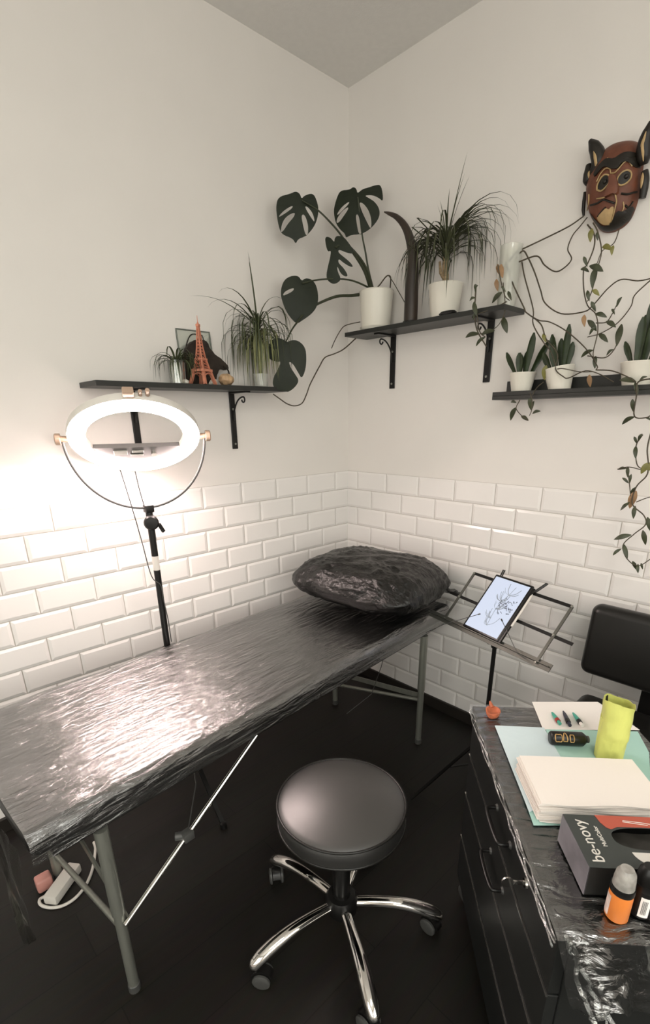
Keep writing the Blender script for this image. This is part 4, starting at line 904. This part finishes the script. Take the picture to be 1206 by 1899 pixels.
# --- left shelf: dracaena
lc = Vector((-0.640, -0.085, ZS1)); ld = thing('potted_dracaena', 'drooping dracaena at the right end of the left wall shelf', 'plant', lc)
bm = B(); lathe(bm, [(0, 0), (0.028, 0), (0.033, 0.055), (0.031, 0.055), (0.026, 0.006), (0, 0.006)], 32); obj('glass_pot', bm, FROST, ld, True, 40)
bm = B(); tube(bm, [(0, 0, 0.01), (0.0, 0, 0.15), (-0.004, 0, 0.24)], [0.010, 0.009, 0.007], 10); obj('trunk', bm, LEAFP, ld, True, 60)
def lclear(p): return Vector((p.x, max(min(p.y, -0.010 - lc.y), -0.08 if p.x > 0.05 else -9), max(p.z, 0.004)))
rnd = random.Random(21); bm = B(); bmp = B()
for k in range(78):
    az = rnd.uniform(0, 2 * PI); h_ = rnd.choice((0.15, 0.19, 0.22, 0.235))
    drooper(bm, (-0.003, 0, h_), az, rnd.uniform(0.4, 1.25), rnd.uniform(0.22, 0.36), rnd.uniform(2.2, 3.6), rnd.uniform(0.005, 0.008), rnd, clear=lclear)
for k in range(70):
    az = rnd.uniform(0, 2 * PI); drooper(bmp, (0, 0, rnd.uniform(0.12, 0.20)), az, rnd.uniform(0.6, 1.2), rnd.uniform(0.19, 0.27), rnd.uniform(3.2, 4.4), 0.0065, rnd, clear=lclear)
for az, up, ln, dr in ((PI + 0.15, 0.75, 0.30, 0.9), (PI + 0.05, 0.55, 0.33, 0.45), (PI + 0.4, 0.95, 0.27, 1.6), (PI + 0.3, 1.0, 0.30, 1.0), (0.1, 1.25, 0.26, 1.0), (1.2, 1.4, 0.30, 0.2)):
    drooper(bm, (-0.004, 0, 0.235), az, up, ln, dr, 0.008, rnd, clear=lclear)
drooper(bm, (-0.004, 0, 0.24), PI, 1.50, 0.27, 0.05, 0.009, rnd, clear=lclear)
obj('foliage', bm, LEAFG, ld, True, 60); obj('pale_foliage', bmp, LEAFP, ld, True, 60)

# --- left shelf: spider plant in a glass
sc_ = Vector((-1.042, -0.085, ZS1)); sp_ = thing('spider_plant', 'small spider plant in a clear glass on the left wall shelf', 'plant', sc_)
bm = B(); lathe(bm, [(0, 0), (0.030, 0), (0.033, 0.085), (0.031, 0.085), (0.028, 0.005), (0, 0.005)], 32); obj('glass', bm, GLASS, sp_, True, 40)
rnd = random.Random(8); bm = B()
for k in range(44):
    az = rnd.uniform(0, 2 * PI); drooper(bm, (0.008 * math.cos(az), 0.008 * math.sin(az), 0.075), az, rnd.uniform(0.35, 1.25), rnd.uniform(0.09, 0.17), rnd.uniform(1.6, 2.8), rnd.uniform(0.006, 0.009), rnd, 8, clear=lambda p: Vector((min(p.x, 0.055), min(p.y, 0.06), max(p.z, 0.004))))
obj('foliage', bm, LEAFG, sp_, True, 60)
bm = B()
for k in range(9): a = k * 0.7; tube(bm, [(0.012 * math.cos(a), 0.012 * math.sin(a), 0.08), (0.016 * math.cos(a + .3), 0.016 * math.sin(a + .3), 0.04), (0.012 * math.cos(a), 0.012 * math.sin(a), 0.008)], 0.0018, 6)
obj('roots', bm, PAPER, sp_, True, 60)

# --- left shelf: picture frame, driftwood, tower, shells
fp = [at_y(u, v, -0.016) for u, v in ((328, 606), (392, 615), (400, 705), (330, 703))]
fx0, fx1, fz0, fz1 = fp[0].x, fp[1].x, ZS1, (fp[0].z + fp[1].z) / 2
fr_ = thing('glass_picture', 'thin grey glass picture frame leaning on the wall behind the copper tower', 'picture frame', ((fx0 + fx1) / 2, -0.030, ZS1))
FM = Matrix.Translation(((fx0 + fx1) / 2, -0.024, ZS1)) @ Matrix.Rotation(math.radians(-6), 4, 'X')
hw = (fx1 - fx0) / 2; fh = fz1 - fz0
for a, b in (((-hw, 0), (hw, 0.004)), ((-hw, fh - 0.004), (hw, fh)), ((-hw, 0.004), (-hw + 0.004, fh - 0.004)), ((hw - 0.004, 0.004), (hw, fh - 0.004))):
    bm = B(); box(bm, (a[0], -0.004, a[1]), (b[0], 0.004, b[1]), 0.0008, 1, FM); obj('frame_bar', bm, FRAMEM, fr_)
bm = B(); box(bm, (-hw + 0.004, -0.001, 0.004), (hw - 0.004, 0.001, fh - 0.004), 0, 1, FM); obj('glass_pane', bm, GLASS, fr_)
bm = B(); tube(bm, smooth_path([FM @ Vector((x, -0.0025, z)) for x, z in ((-hw + 0.02, fh * .55), (-hw * .2, fh * .9), (hw * .5, fh * .92))], 5), 0.0022, 6); tube(bm, smooth_path([FM @ Vector((x, -0.0025, z)) for x, z in ((hw * .5, fh * .92), (hw * .75, fh * .6), (hw * .55, fh * .35))], 5), 0.0018, 6); obj('pressed_twig', bm, WOODD, fr_)
dw = thing('driftwood', 'dark rough piece of bark standing behind the copper tower', 'bark', at_y(372, 712, -0.075))
oc_ = [(342, 711), (340, 690), (338, 668), (343, 648), (352, 636), (362, 630), (374, 630), (384, 634), (390, 648), (400, 660), (412, 668), (424, 682), (420, 687), (408, 684), (402, 690), (398, 712)]
bm = filled([round_poly([(at_y(u, v, -0.05).x, at_y(u, v, -0.05).z) for u, v in oc_], 1)], 0.008)
bmesh.ops.triangulate(bm, faces=bm.faces[:]); bmesh.ops.subdivide_edges(bm, edges=[e for e in bm.edges if e.calc_length() > 0.015], cuts=2); bmesh.ops.triangulate(bm, faces=bm.faces[:])
for v in bm.verts:
    q = v.co.copy(); v.co = Vector((q.x + 0.003 * noise.noise(q * 60), -0.048 - q.z * (1.0 + 0.6 * noise.noise(Vector((q.x * 40, q.y * 40, 0)))) + 0.004 * noise.noise(q * 35), max(ZS1, q.y + 0.002 * noise.noise(q * 80))))
obj('bark_body', bm, WOODD, dw, False, 30)
bm = B(); tube(bm, smooth_path([at_y(u, v, -0.062) for u, v in ((415, 679), (422, 685), (425, 692), (424, 700))], 4), [0.004, 0.0025], 8); obj('bark_tip', bm, WOODD, dw, False, 60)
# miniature lattice tower
tc_ = at_y(377, 714, -0.108); TX, TY = tc_.x, -0.108; TZ = 0.232
tw = thing('tower_figurine', 'copper miniature lattice tower on the left wall shelf', 'figurine', (TX, TY, ZS1), 0.42)
def tw_w(f):                                             # half width along the height
    P_ = [(0, 0.036), (0.10, 0.029), (0.20, 0.0235), (0.24, 0.022), (0.36, 0.0155), (0.40, 0.014), (0.6, 0.008), (0.85, 0.0038), (0.90, 0.003)]
    for (a, x), (b, y) in zip(P_, P_[1:]):
        if f <= b: return x + (y - x) * (f - a) / (b - a)
    return 0.003
for sx, sy in ((1, 1), (1, -1), (-1, 1), (-1, -1)):
    bm = B(); hs = [i / 24 * 0.90 for i in range(25)]
    tube(bm, [(sx * tw_w(f), sy * tw_w(f), f * TZ) for f in hs], [0.0075 if f < 0.2 else (0.0042 if f < 0.38 else 0.0026) for f in hs], 4); obj('leg', bm, COPPER, tw, True)
for f, e, h_ in ((0.205, 0.007, 0.010), (0.385, 0.004, 0.007), (0.895, 0.0035, 0.009)):
    bm = B(); w = tw_w(f) + e; box(bm, (-w, -w, f * TZ), (w, w, f * TZ + h_), 0.001); obj('platform', bm, COPPER, tw, True)
bm = B()
for i in range(13):
    f0, f1 = 0.26 + i * 0.048, 0.26 + (i + 1) * 0.048; a, b = tw_w(f0), tw_w(f1)
    for s in (-1, 1):
        tube(bm, [(s * a, -a, f0 * TZ), (s * b, b, f1 * TZ)], 0.0011, 4); tube(bm, [(s * a, a, f0 * TZ), (s * b, -b, f1 * TZ)], 0.0011, 4); tube(bm, [(-a, s * a, f0 * TZ), (b, s * b, f1 * TZ)], 0.0011, 4); tube(bm, [(a, s * a, f0 * TZ), (-b, s * b, f1 * TZ)], 0.0011, 4)
for k in range(4):
    R4 = Matrix.Rotation(k * PI / 2, 4, 'Z'); tube(bm, [R4 @ Vector((0.034 * math.cos(q), -0.030 - 0.004 * (1 - math.sin(q)), 0.006 + 0.036 * math.sin(q))) for q in [j / 10 * PI for j in range(11)]], 0.0022, 5)
obj('lattice', bm, COPPER, tw, True)
bm = B(); lathe(bm, [(0.0048, 0.915 * TZ), (0.0055, 0.93 * TZ), (0.003, 0.955 * TZ), (0.0016, 0.965 * TZ), (0.0008, 1.06 * TZ), (0, 1.06 * TZ)], 12); obj('spire', bm, COPPER, tw, True, 40)
def shell(label, p, r, m, seed, cat='shell', nm='sea_shell'):
    bm = B(); bmesh.ops.create_uvsphere(bm, u_segments=28, v_segments=16, radius=1.0)
    for v in bm.verts: v.co = Vector((v.co.x * r * 1.25, v.co.y * r, max(-0.85, v.co.z) * r * 0.85)) * (1 + 0.22 * noise.noise(v.co * 2.2 + Vector((seed, 0, 0))) + 0.06 * math.sin(math.atan2(v.co.y, v.co.x) * 9))
    z0 = min(v.co.z for v in bm.verts); bm.transform(Matrix.Translation((p[0], p[1], ZS1 - z0))); return tag(obj(nm, bm, m, None, False, 60), label, cat)
q = at_y(421, 712, -0.115); shell('ribbed brown shell at the right foot of the copper tower', (q.x, -0.112), 0.026, SHELL, 3)
q = at_y(397, 700, -0.085); shell('small white shell tucked behind the right foot of the copper tower', (q.x + 0.004, -0.075), 0.015, CERAM, 9)
q = at_y(352, 712, -0.10); shell('small white shell at the left foot of the copper tower', (q.x - 0.018, -0.10), 0.011, CERAM, 5)

# --- ledge: three white pots with succulents
def succulent(px, py, r, h, label, tilt, leaves, grp='succulents in white pots on the ledge', seed=0, y=None):
    p = at_x(px, py, -0.062); t = thing('potted_succulent', label, 'plant', (-0.0625 - (0.003 if r > 0.055 else 0), p.y, ZS3 + 0.0005), 0, grp)
    T = Matrix.Rotation(tilt, 4, 'X')
    bm = pot_bm(r, h, 0.002, 0.70); bm.transform(T)
    z0 = min(v.co.z for v in bm.verts); U = Matrix.Translation((0, 0, -z0)); bm.transform(U); pt = obj('pot', bm, CERAM, t, True, 40)
    bm = B(); lathe(bm, [(0, h - 0.010), (r - 0.007, h - 0.012)], 28); bm.transform(U @ T); obj('soil', bm, SOIL, t, True)
    for dx, dy, ln, w, lean in leaves:
        b0 = Vector((dx * r * 0.5, dy * r * 0.5, h - 0.02)); dr = Vector((dx * lean, dy * lean, 1)).normalized(); pts = [b0 + dr * ln * f + Vector((dx, dy, 0)) * (0.02 * f * f * lean) for f in [i / 8 for i in range(9)]]
        bm = B(); blade(bm, pts, w, 0.5, wp=lambda f: (0.42 + 0.58 * min(1, f / 0.6) ** 1.3) * math.sqrt(max(0.0, 1 - max(0, (f - 0.62) / 0.39) ** 2)) + 0.03, side=Vector((0.6 * -dy + 0.35, -0.9, 0)).normalized()); solidify(bm, 0.003); bm.transform(U @ T); obj('leaf', bm, SUCC, t, True, 60)
    return t
succulent(967, 722, 0.049, 0.082, 'white pot of upright succulent leaves at the left end of the ledge', 0.0, [(0.1, 0.9, 0.11, 0.022, 0.55), (-.6, .2, 0.09, 0.024, 0.2), (0.4, -.1, 0.10, 0.026, 0.1), (-.3, -.5, 0.155, 0.026, 0.28), (0.3, -.9, 0.135, 0.026, 0.40), (-.2, 0.3, .085, .022, .1)], seed=1)
succulent(1040, 716, 0.053, 0.084, 'tilted white pot of succulent leaves, second from the left on the ledge', -0.17, [(0.0, 0.5, 0.14, 0.026, 0.1), (-.6, .2, 0.10, 0.026, 0.2), (0.4, -.1, 0.12, 0.026, 0.1), (-.3, -.5, 0.155, 0.024, 0.45), (0.3, -.7, 0.10, 0.026, 0.30), (-.1, .9, .09, .024, .3)], seed=2)
succulent(1182, 708, 0.058, 0.088, 'largest white pot on the ledge, with long pointed leaves, at the right photo edge', 0.0, [(0.0, 0.7, 0.09, 0.020, 0.5), (-.6, .2, 0.15, 0.026, 0.05), (0.4, .3, 0.16, 0.026, 0.1), (-.3, -.4, 0.15, 0.024, 0.2), (0.1, .1, 0.20, 0.018, -0.2), (0.3, -.8, 0.13, 0.022, 0.35), (-.4, -.8, .10, .022, .4)], seed=3)

# --- frosted vase and trailing hoya
CR4 = (2.876, 850, 420)
vp = at_x(962, 572, -0.055); vy = -0.905
va = thing('trailing_hoya', 'trailing hoya in a tall frosted vase, stems strung over to the mask', 'plant', (-0.055, vy, ZS2))
bm = B(); lathe(bm, [(0, 0), (0.033, 0), (0.041, 0.21), (0.039, 0.21), (0.031, 0.005), (0, 0.005)], 36); obj('vase', bm, FROST, va, True, 40)
def vine(parent, pts, x0, x1, r=0.0022, name='stem', m=None):
    q = px_crop(pts, *CR4); n = len(q); P_ = [at_x(u, v, x0 + (x1 - x0) * i / (n - 1)) for i, (u, v) in enumerate(q)]
    bm = B(); tube(bm, smooth_path(P_, 6), [r, r * 0.7], 6); return obj(name, bm, m or STEM, parent, False, 60)
def leaves(parent, L_, x, m, w=0.34):
    for (a, b, c, d) in L_:
        (u0, v0), (u1, v1) = px_crop([(a, b), (c, d)], *CR4); k = random.Random(a * 7 + b).uniform(-0.015, 0.015)
        p, q = at_x(u0, v0, x), at_x(u1, v1, x + k); ln = (q - p).length; mid = (p + q) / 2 + Vector((-0.006, 0, 0.004))
        bm = B(); pts = smooth_path([p, mid, q], 5); vd_ = (EYE - p).normalized(); side = vd_.cross((q - p).normalized()); side = side + vd_ * random.Random(b).uniform(-0.5, 0.5)
        blade(bm, pts, max(0.008, min(0.026, ln * w)), 0.25, wp=ell, side=side.normalized()); solidify(bm, 0.0012); obj('leaf', bm, m, parent, False, 60)
XV = -0.105
for pts, x0, x1, r in (
    ([(270, 190), (300, 150), (335, 125), (450, 70), (590, 0), (670, -55)], -0.06, -0.03, 0.003),
    ([(300, 180), (345, 130), (375, 170), (410, 250), (440, 340), (465, 410), (550, 465), (670, 455), (720, 420), (800, 330), (870, 283), (960, 290), (1035, 276)], -0.06, -0.08, 0.0027),
    ([(325, 188), (420, 158), (460, 205), (515, 240), (560, 225), (605, 175), (585, 120), (610, 50), (650, 0), (690, -50)], -0.06, -0.03, 0.0027),
    ([(255, 190), (290, 300), (350, 430), (365, 460), (430, 500), (490, 510), (580, 560), (680, 650), (740, 740), (735, 765)], -0.07, -0.13, 0.0026),
    ([(340, 190), (355, 270), (400, 440), (400, 520), (450, 610), (490, 660), (520, 740)], -0.07, -0.128, 0.0026),
    ([(365, 460), (440, 520), (470, 600), (530, 680), (520, 760), (560, 800), (590, 808), (680, 770), (760, 790), (830, 830)], -0.10, -0.132, 0.0024),
    ([(735, 765), (820, 770), (900, 800), (950, 830)], -0.13, -0.135, 0.0024),
    ([(530, 760), (560, 758), (650, 775), (720, 775)], -0.13, -0.13, 0.002),
    ([(1035, 280), (1000, 310), (940, 370), (920, 430), (850, 515), (760, 570), (690, 590)], -0.09, -0.11, 0.0022),
    ([(690, -10), (725, 40), (725, 110), (690, 200), (670, 230), (670, 330), (690, 420), (735, 470), (745, 560), (720, 680), (740, 740)], -0.05, -0.13, 0.0024),
    ([(720, -20), (745, 30), (765, 130), (745, 220), (715, 340), (690, 400)], -0.06, -0.09, 0.0022),
    ([(860, 15), (830, 90), (770, 130), (740, 200)], -0.05, -0.07, 0.0018),
    ([(690, 690), (780, 700), (830, 660), (855, 600), (872, 530)], -0.11, -0.11, 0.002),
    ([(735, 515), (790, 510), (820, 470), (845, 420)], -0.10, -0.10, 0.002),
    ([(330, 925), (310, 970), (340, 1010), (375, 1035)], -0.136, -0.136, 0.0018),
    ([(385, 890), (395, 930), (392, 980), (380, 1010)], -0.136, -0.136, 0.002),
    ([(455, 830), (420, 860), (395, 900)], -0.132, -0.136, 0.0018)):
    vine(va, pts, x0, x1, r)
leaves(va, [(235, 350, 180, 410), (240, 480, 262, 570), (720, 660, 655, 700), (735, 690, 730, 760), (750, 570, 800, 618), (730, 465, 795, 485), (790, 505, 842, 538), (835, 470, 818, 440), (845, 430, 875, 375), (872, 520, 845, 640), (830, 655, 790, 690), (690, 340, 700, 400), (710, 400, 735, 455), (740, 215, 715, 330), (670, 160, 690, 215), (655, 228, 700, 243), (745, 75, 740, 30), (700, 210, 775, 240), (740, 535, 700, 580), (375, 1035, 335, 1010), (390, 980, 385, 905), (440, 985, 395, 1000), (310, 965, 280, 1035), (310, 940, 280, 938), (405, 930, 395, 975), (690, 500, 740, 560)], XV, HOYA)
leaves(va, [(715, 10, 705, 85), (770, 110, 820, 125), (830, 100, 820, 155), (715, 340, 755, 370), (470, 740, 460, 820), (455, 570, 470, 620)], XV, HOYAY, 0.42)
leaves(va, [(230, 200, 238, 275), (212, 200, 222, 260), (205, 280, 212, 345), (675, 470, 675, 535), (700, 790, 705, 858)], -0.10, HOYAB, 0.38)
# short spray hanging off the end of the right shelf
hv = thing('hanging_hoya_sprig', 'dark hoya sprig draped over the near end of the right shelf', 'plant', at_x(905, 575, -0.165))
for pts, x0, x1, r in (([(212, 205), (228, 290), (250, 370), (275, 395)], -0.12, -0.13, 0.002), ([(240, 300), (250, 400), (245, 470), (200, 540), (110, 575), (45, 590)], -0.13, -0.172, 0.0019), ([(95, 310), (92, 380), (88, 450), (100, 550), (150, 640)], -0.168, -0.172, 0.0034), ([(100, 470), (115, 560), (145, 590)], -0.17, -0.172, 0.0024), ([(260, 400), (180, 440), (95, 470)], -0.14, -0.170, 0.002)): vine(hv, pts, x0, x1, r)
leaves(hv, [(195, 555, 125, 578), (145, 590, 95, 640), (110, 570, 40, 592), (92, 380, 60, 398), (90, 350, 108, 312), (95, 350, 93, 305), (105, 450, 80, 500), (85, 400, 100, 480), (265, 345, 285, 395), (230, 320, 255, 350)], -0.172, HOYA, 0.30)
# hoya hanging down at the right photo edge
hr = thing('hanging_hoya', 'long hoya vine hanging in front of the tiles at the right photo edge', 'plant', at_x(1180, 715, -0.138))
vine(hr, [(1040, 810), (960, 830), (952, 900), (940, 1010), (1000, 1020), (1040, 1000)], -0.138, -0.138, 0.0026)
vine(hr, [(1040, 1060), (1010, 1180), (1015, 1270), (1005, 1330), (950, 1390), (930, 1480), (990, 1540), (1000, 1590), (940, 1640), (880, 1700), (900, 1770), (960, 1810), (1040, 1765)], -0.135, -0.13, 0.0024)
vine(hr, [(985, 1110), (950, 1170), (955, 1270), (1000, 1300)], -0.133, -0.133, 0.0022)
vine(hr, [(850, 1295), (910, 1283), (985, 1300)], -0.133, -0.133, 0.002)
vine(hr, [(905, 1290), (915, 1380), (920, 1440)], -0.133, -0.133, 0.002)
vine(hr, [(950, 1470), (1000, 1450), (1040, 1440)], -0.13, -0.13, 0.002)
leaves(hr, [(940, 1015, 875, 1055), (930, 920, 935, 990), (945, 830, 960, 900), (1000, 1020, 1030, 1035), (950, 830, 860, 820), (965, 825, 1010, 800), (950, 1170, 948, 1240), (955, 1160, 938, 1120), (958, 1150, 983, 1105), (905, 1280, 905, 1340), (910, 1370, 875, 1340), (915, 1370, 925, 1320), (915, 1470, 865, 1515), (945, 1490, 935, 1560), (925, 1645, 830, 1670), (985, 1620, 1000, 1700), (870, 1720, 825, 1755), (885, 1695, 905, 1770), (960, 1800, 960, 1850), (975, 1795, 985, 1830), (930, 1785, 955, 1835), (1010, 1550, 1030, 1630), (950, 1390, 920, 1440), (900, 1290, 850, 1297)], -0.13, HOYA, 0.32)
leaves(hr, [(1030, 1260, 975, 1320), (1040, 1300, 990, 1290)], -0.13, HOYAY, 0.5)
leaves(hr, [(950, 1410, 915, 1505)], -0.131, HOYAB, 0.40)

# ================================================================== carved mask
CR5 = (7.73, 1050, 210)
MX = -0.012; mn = Vector((-1, -0.0, 0)).normalized()
mk = thing('wooden_mask', 'carved reddish-brown horned wooden mask with beige lines hung high on the right wall', 'mask', at_x(1140, 350, 0))
MKR = mat('mask_red_wood', (104, 60, 41), 0.5, var=0.3, vscale=22, bump=0.3, bscale=70); MKD = mat('mask_dark_paint', (28, 24, 18), 0.45, var=0.3, vscale=30); MKB = mat('mask_beige_paint', (176, 148, 104), 0.5, var=0.15, vscale=40)
face = [(545, 555), (620, 490), (710, 435), (800, 405), (900, 388), (1000, 400), (1060, 430), (1090, 560), (1105, 700), (1095, 820), (1075, 1000), (1050, 1130), (1015, 1280), (975, 1400), (930, 1500), (860, 1590), (780, 1650), (680, 1700), (580, 1715), (500, 1690), (430, 1600), (360, 1500), (320, 1380), (300, 1250), (300, 1100), (330, 960), (390, 820), (450, 690)]
fw_ = [at_x(u, v, MX) for u, v in px_crop(face, *CR5)]; fc = sum(fw_, Vector()) / len(fw_)
fpoly = [((q - fc).y, (q - fc).z) for q in fw_]; fpoly = round_poly(fpoly, 2)
MH = 0.060
def ratio(y, z):
    a = math.atan2(z, y); best = 0.2
    n = len(fpoly)
    for i in range(n):
        (y0, z0), (y1, z1) = fpoly[i], fpoly[(i + 1) % n]
        d = Vector((math.cos(a), math.sin(a))); e = Vector((y1 - y0, z1 - z0)); den = d.x * e.y - d.y * e.x
        if abs(den) < 1e-12: continue
        t_ = (y0 * e.y - z0 * e.x) / den; s_ = (y0 * d.y - z0 * d.x) / den
        if t_ > 0 and -1e-6 <= s_ <= 1 + 1e-6: best = t_; break
    return min(1.0, math.hypot(y, z) / best)
def mh(y, z): k = ratio(y, z); return MH * math.sqrt(max(0.0, 1 - k ** 2.4)) 
bm = B(); nr = 16; rings = []
for i in range(1, nr + 1):
    k = i / nr; rings.append([bm.verts.new(fc + Vector((-MH * math.sqrt(max(0, 1 - k ** 2.4)), y * k, z * k))) for y, z in fpoly])
c0 = bm.verts.new(fc + Vector((-MH, 0, 0))); n = len(fpoly)
for j in range(n): bm.faces.new((c0, rings[0][j], rings[0][(j + 1) % n]))
for a, b in zip(rings, rings[1:]):
    for j in range(n): bm.faces.new((a[j], b[j], b[(j + 1) % n], a[(j + 1) % n]))
back = [bm.verts.new(v.co + Vector((0.009, 0, 0))) for v in rings[-1]]
for j in range(n): bm.faces.new((rings[-1][j], back[j], back[(j + 1) % n], rings[-1][(j + 1) % n]))
bm.faces.new(back[::-1]); obj('face', bm, MKR, mk, False, 60)
def on_face(u, v, lift=0.0):
    (pu, pv), = px_crop([(u, v)], *CR5); h = 0.03
    for _ in range(8):
        q = at_x(pu, pv, MX - h); h = 0.5 * h + 0.5 * (mh(q.y - fc.y, q.z - fc.z) + lift)
    return at_x(pu, pv, MX - h)
def relief(name, pts, m, h=0.005, closed_round=1):
    """raised area following the domed face"""
    pl = round_poly(pts, closed_round); q0 = [on_face(u, v) for u, v in pl]
    bm = filled([[(q.y, q.z) for q in q0]], 0.0005); bmesh.ops.triangulate(bm, faces=bm.faces[:])
    for _ in range(3): bmesh.ops.subdivide_edges(bm, edges=[e for e in bm.edges if e.calc_length() > 0.008], cuts=1); bmesh.ops.triangulate(bm, faces=bm.faces[:])
    for v in bm.verts:
        y, z, s_ = v.co.x, v.co.y, v.co.z
        v.co = Vector((MX - mh(y - fc.y, z - fc.z) - (h if s_ > 0 else -0.004), y, z))
    return obj(name, bm, m, mk, False, 40)
def line(name, pts, m, r=0.0022, par=None):
    bm = B(); tube(bm, smooth_path([on_face(u, v, 0.003) for u, v in pts], 4), r, 6); return obj(name, bm, m, par or mk, False, 60)
relief('brow', [(590, 650), (700, 660), (780, 600), (860, 560), (960, 560), (1060, 600), (1085, 780), (1010, 790), (940, 730), (870, 690), (800, 720), (760, 790), (690, 810), (640, 790), (560, 760), (480, 840), (420, 920), (400, 880), (460, 770), (540, 690)], MKD, 0.008)
relief('chin', [(335, 1420), (400, 1500), (450, 1560), (530, 1630), (620, 1620), (680, 1540), (740, 1400), (820, 1420), (900, 1370), (985, 1330), (940, 1470), (860, 1570), (780, 1635), (680, 1685), (580, 1700), (500, 1675), (430, 1590)], MKD, 0.006)
relief('jaw', [(440, 1490), (520, 1420), (580, 1360), (620, 1390), (660, 1340), (700, 1350), (670, 1480), (640, 1590), (560, 1620), (480, 1570)], MKB, 0.005)
relief('nose', [(630, 900), (720, 890), (760, 1000), (770, 1130), (730, 1180), (690, 1160), (610, 1200), (560, 1220), (600, 1100), (640, 1010)], MKR, 0.016)
for ey, tip in (([(445, 1100), (450, 1030), (500, 930), (560, 880), (620, 900), (620, 990), (560, 1070), (500, 1115)], None), ([(735, 1010), (740, 930), (800, 850), (880, 815), (935, 850), (930, 930), (870, 1000), (790, 1035)], None)):
    e = relief('eye', ey, MKD, 0.003); line('eye_rim', ey + ey[:1], MKB, 0.0026, e)
    cx = sum(p[0] for p in ey) / len(ey); cy = sum(p[1] for p in ey) / len(ey)
    bm = B(); bmesh.ops.create_uvsphere(bm, u_segments=16, v_segments=10, radius=0.007); bm.transform(Matrix.Translation(on_face(cx + 30, cy - 20, 0.002))); obj('pupil', bm, MKD, e, False, 60)
for pts in ([(700, 1140), (715, 1200), (725, 1270), (700, 1380), (670, 1500), (640, 1590), (600, 1600)], [(440, 1225), (520, 1215), (610, 1180), (690, 1150)], [(640, 860), (700, 850), (760, 790), (840, 700), (900, 690), (950, 760)], [(440, 980), (500, 860), (570, 790), (630, 800), (640, 860)], [(330, 1160), (325, 1280), (305, 1390)], [(820, 1270), (830, 1350), (800, 1420)], [(560, 1380), (540, 1450), (600, 1460), (580, 1370)], [(900, 650), (950, 570)], [(550, 740), (600, 640)]): line('beige_line', pts, MKB, 0.0021)
for pts in ([(350, 1320), (450, 1290), (540, 1240), (640, 1270), (700, 1290)], [(790, 1150), (880, 1160), (960, 1140), (1020, 1130)], [(455, 1480), (520, 1400), (570, 1350)], [(850, 1320), (900, 1350), (960, 1270)]): line('dark_crease', pts, MKD, 0.003)
def horn_part(name, axis_pts, widths, inlay):
    P_ = [at_x(u, v, MX - d) for (u, v), d in zip(px_crop([a[:2] for a in axis_pts], *CR5), [a[2] for a in axis_pts])]
    dn = smooth_path(P_, 4); rr = []
    for i in range(len(dn)):
        f = i / 4; k = min(int(f), len(widths) - 2); rr.append((widths[k] + (widths[k + 1] - widths[k]) * (f - k)) / CR5[0] * metre(dn[i]))
    bm = B(); tube(bm, dn, rr, 14); h = obj(name, bm, MKD, mk, False, 60)
    P2 = [at_x(u, v, MX - d) for (u, v), d in zip(px_crop([a[:2] for a in inlay], *CR5), [a[2] for a in inlay])]
    dn = smooth_path(P2, 4); n = len(dn); bm = B(); tube(bm, dn, [0.0055 * math.sin(PI * (i + 0.6) / (n + 0.2)) + 0.0006 for i in range(n)], 8); obj('beige_inlay', bm, MKB, h, False, 60)
horn_part('horn', [(345, 390, 0.035), (400, 470, 0.034), (450, 570, 0.03), (470, 700, 0.028), (430, 820, 0.022), (380, 920, 0.016)], [25, 75, 95, 95, 85, 60], [(395, 520, 0.048), (420, 620, 0.047), (435, 720, 0.044), (420, 800, 0.038)])
horn_part('horn', [(1215, 110, 0.045), (1180, 250, 0.043), (1140, 380, 0.038), (1120, 520, 0.032), (1120, 640, 0.026), (1120, 740, 0.02)], [20, 70, 90, 100, 90, 50], [(1150, 260, 0.057), (1120, 370, 0.054), (1100, 450, 0.050), (1105, 560, 0.047), (1110, 690, 0.040)])
for pts, wd_, inl in (([(330, 740, 0.018), (320, 860, 0.02), (310, 960, 0.018), (320, 1030, 0.012)], [40, 62, 62, 30], [(335, 800, 0.028), (330, 880, 0.028), (340, 960, 0.026)]), ([(1130, 830, 0.018), (1135, 950, 0.018), (1120, 1080, 0.016), (1095, 1220, 0.014)], [45, 55, 55, 45], [(1105, 850, 0.026), (1100, 950, 0.026), (1080, 1080, 0.025)])):
    horn_part('ear', pts, wd_, inl)
bm = B(); tube(bm, [at_x(u, v, MX - 0.006) for u, v in px_crop([(270, 1130), (260, 1250), (250, 1380), (255, 1470)], *CR5)], [0.004, 0.006, 0.006, 0.004], 8); obj('side_strap', bm, MKD, mk, False, 60)

# ================================================================== power strip under the table
ps0, ps1 = at_z(92, 1672, 0.02), at_z(140, 1606, 0.02)
ps = thing('power_strip', 'white power strip with looped white cable on the floor under the massage table', 'power strip', (ps0.x, ps0.y, 0))
bm = B(); bar(bm, ps0, ps1, 0.048, 0.036, bev=0.006); obj('strip_body', bm, WHITEPL, ps, False, 40)
bm = B(); p = at_z(84, 1632, 0.03); box(bm, p - Vector((0.03, 0.022, 0.028)), p + Vector((0.02, 0.022, 0.022)), 0.008, 3); obj('pink_plug', bm, mat('pink_plastic', (196, 140, 130), 0.4), ps, False, 40)
bm = B(); tube(bm, smooth_path([at_z(u, v, 0.006) for u, v in ((88, 1660), (74, 1668), (76, 1678), (92, 1683), (115, 1680), (140, 1665), (160, 1640), (172, 1610), (177, 1575), (174, 1562))], 6), 0.0052, 10); obj('cable', bm, WHITEPL, ps, False, 60)
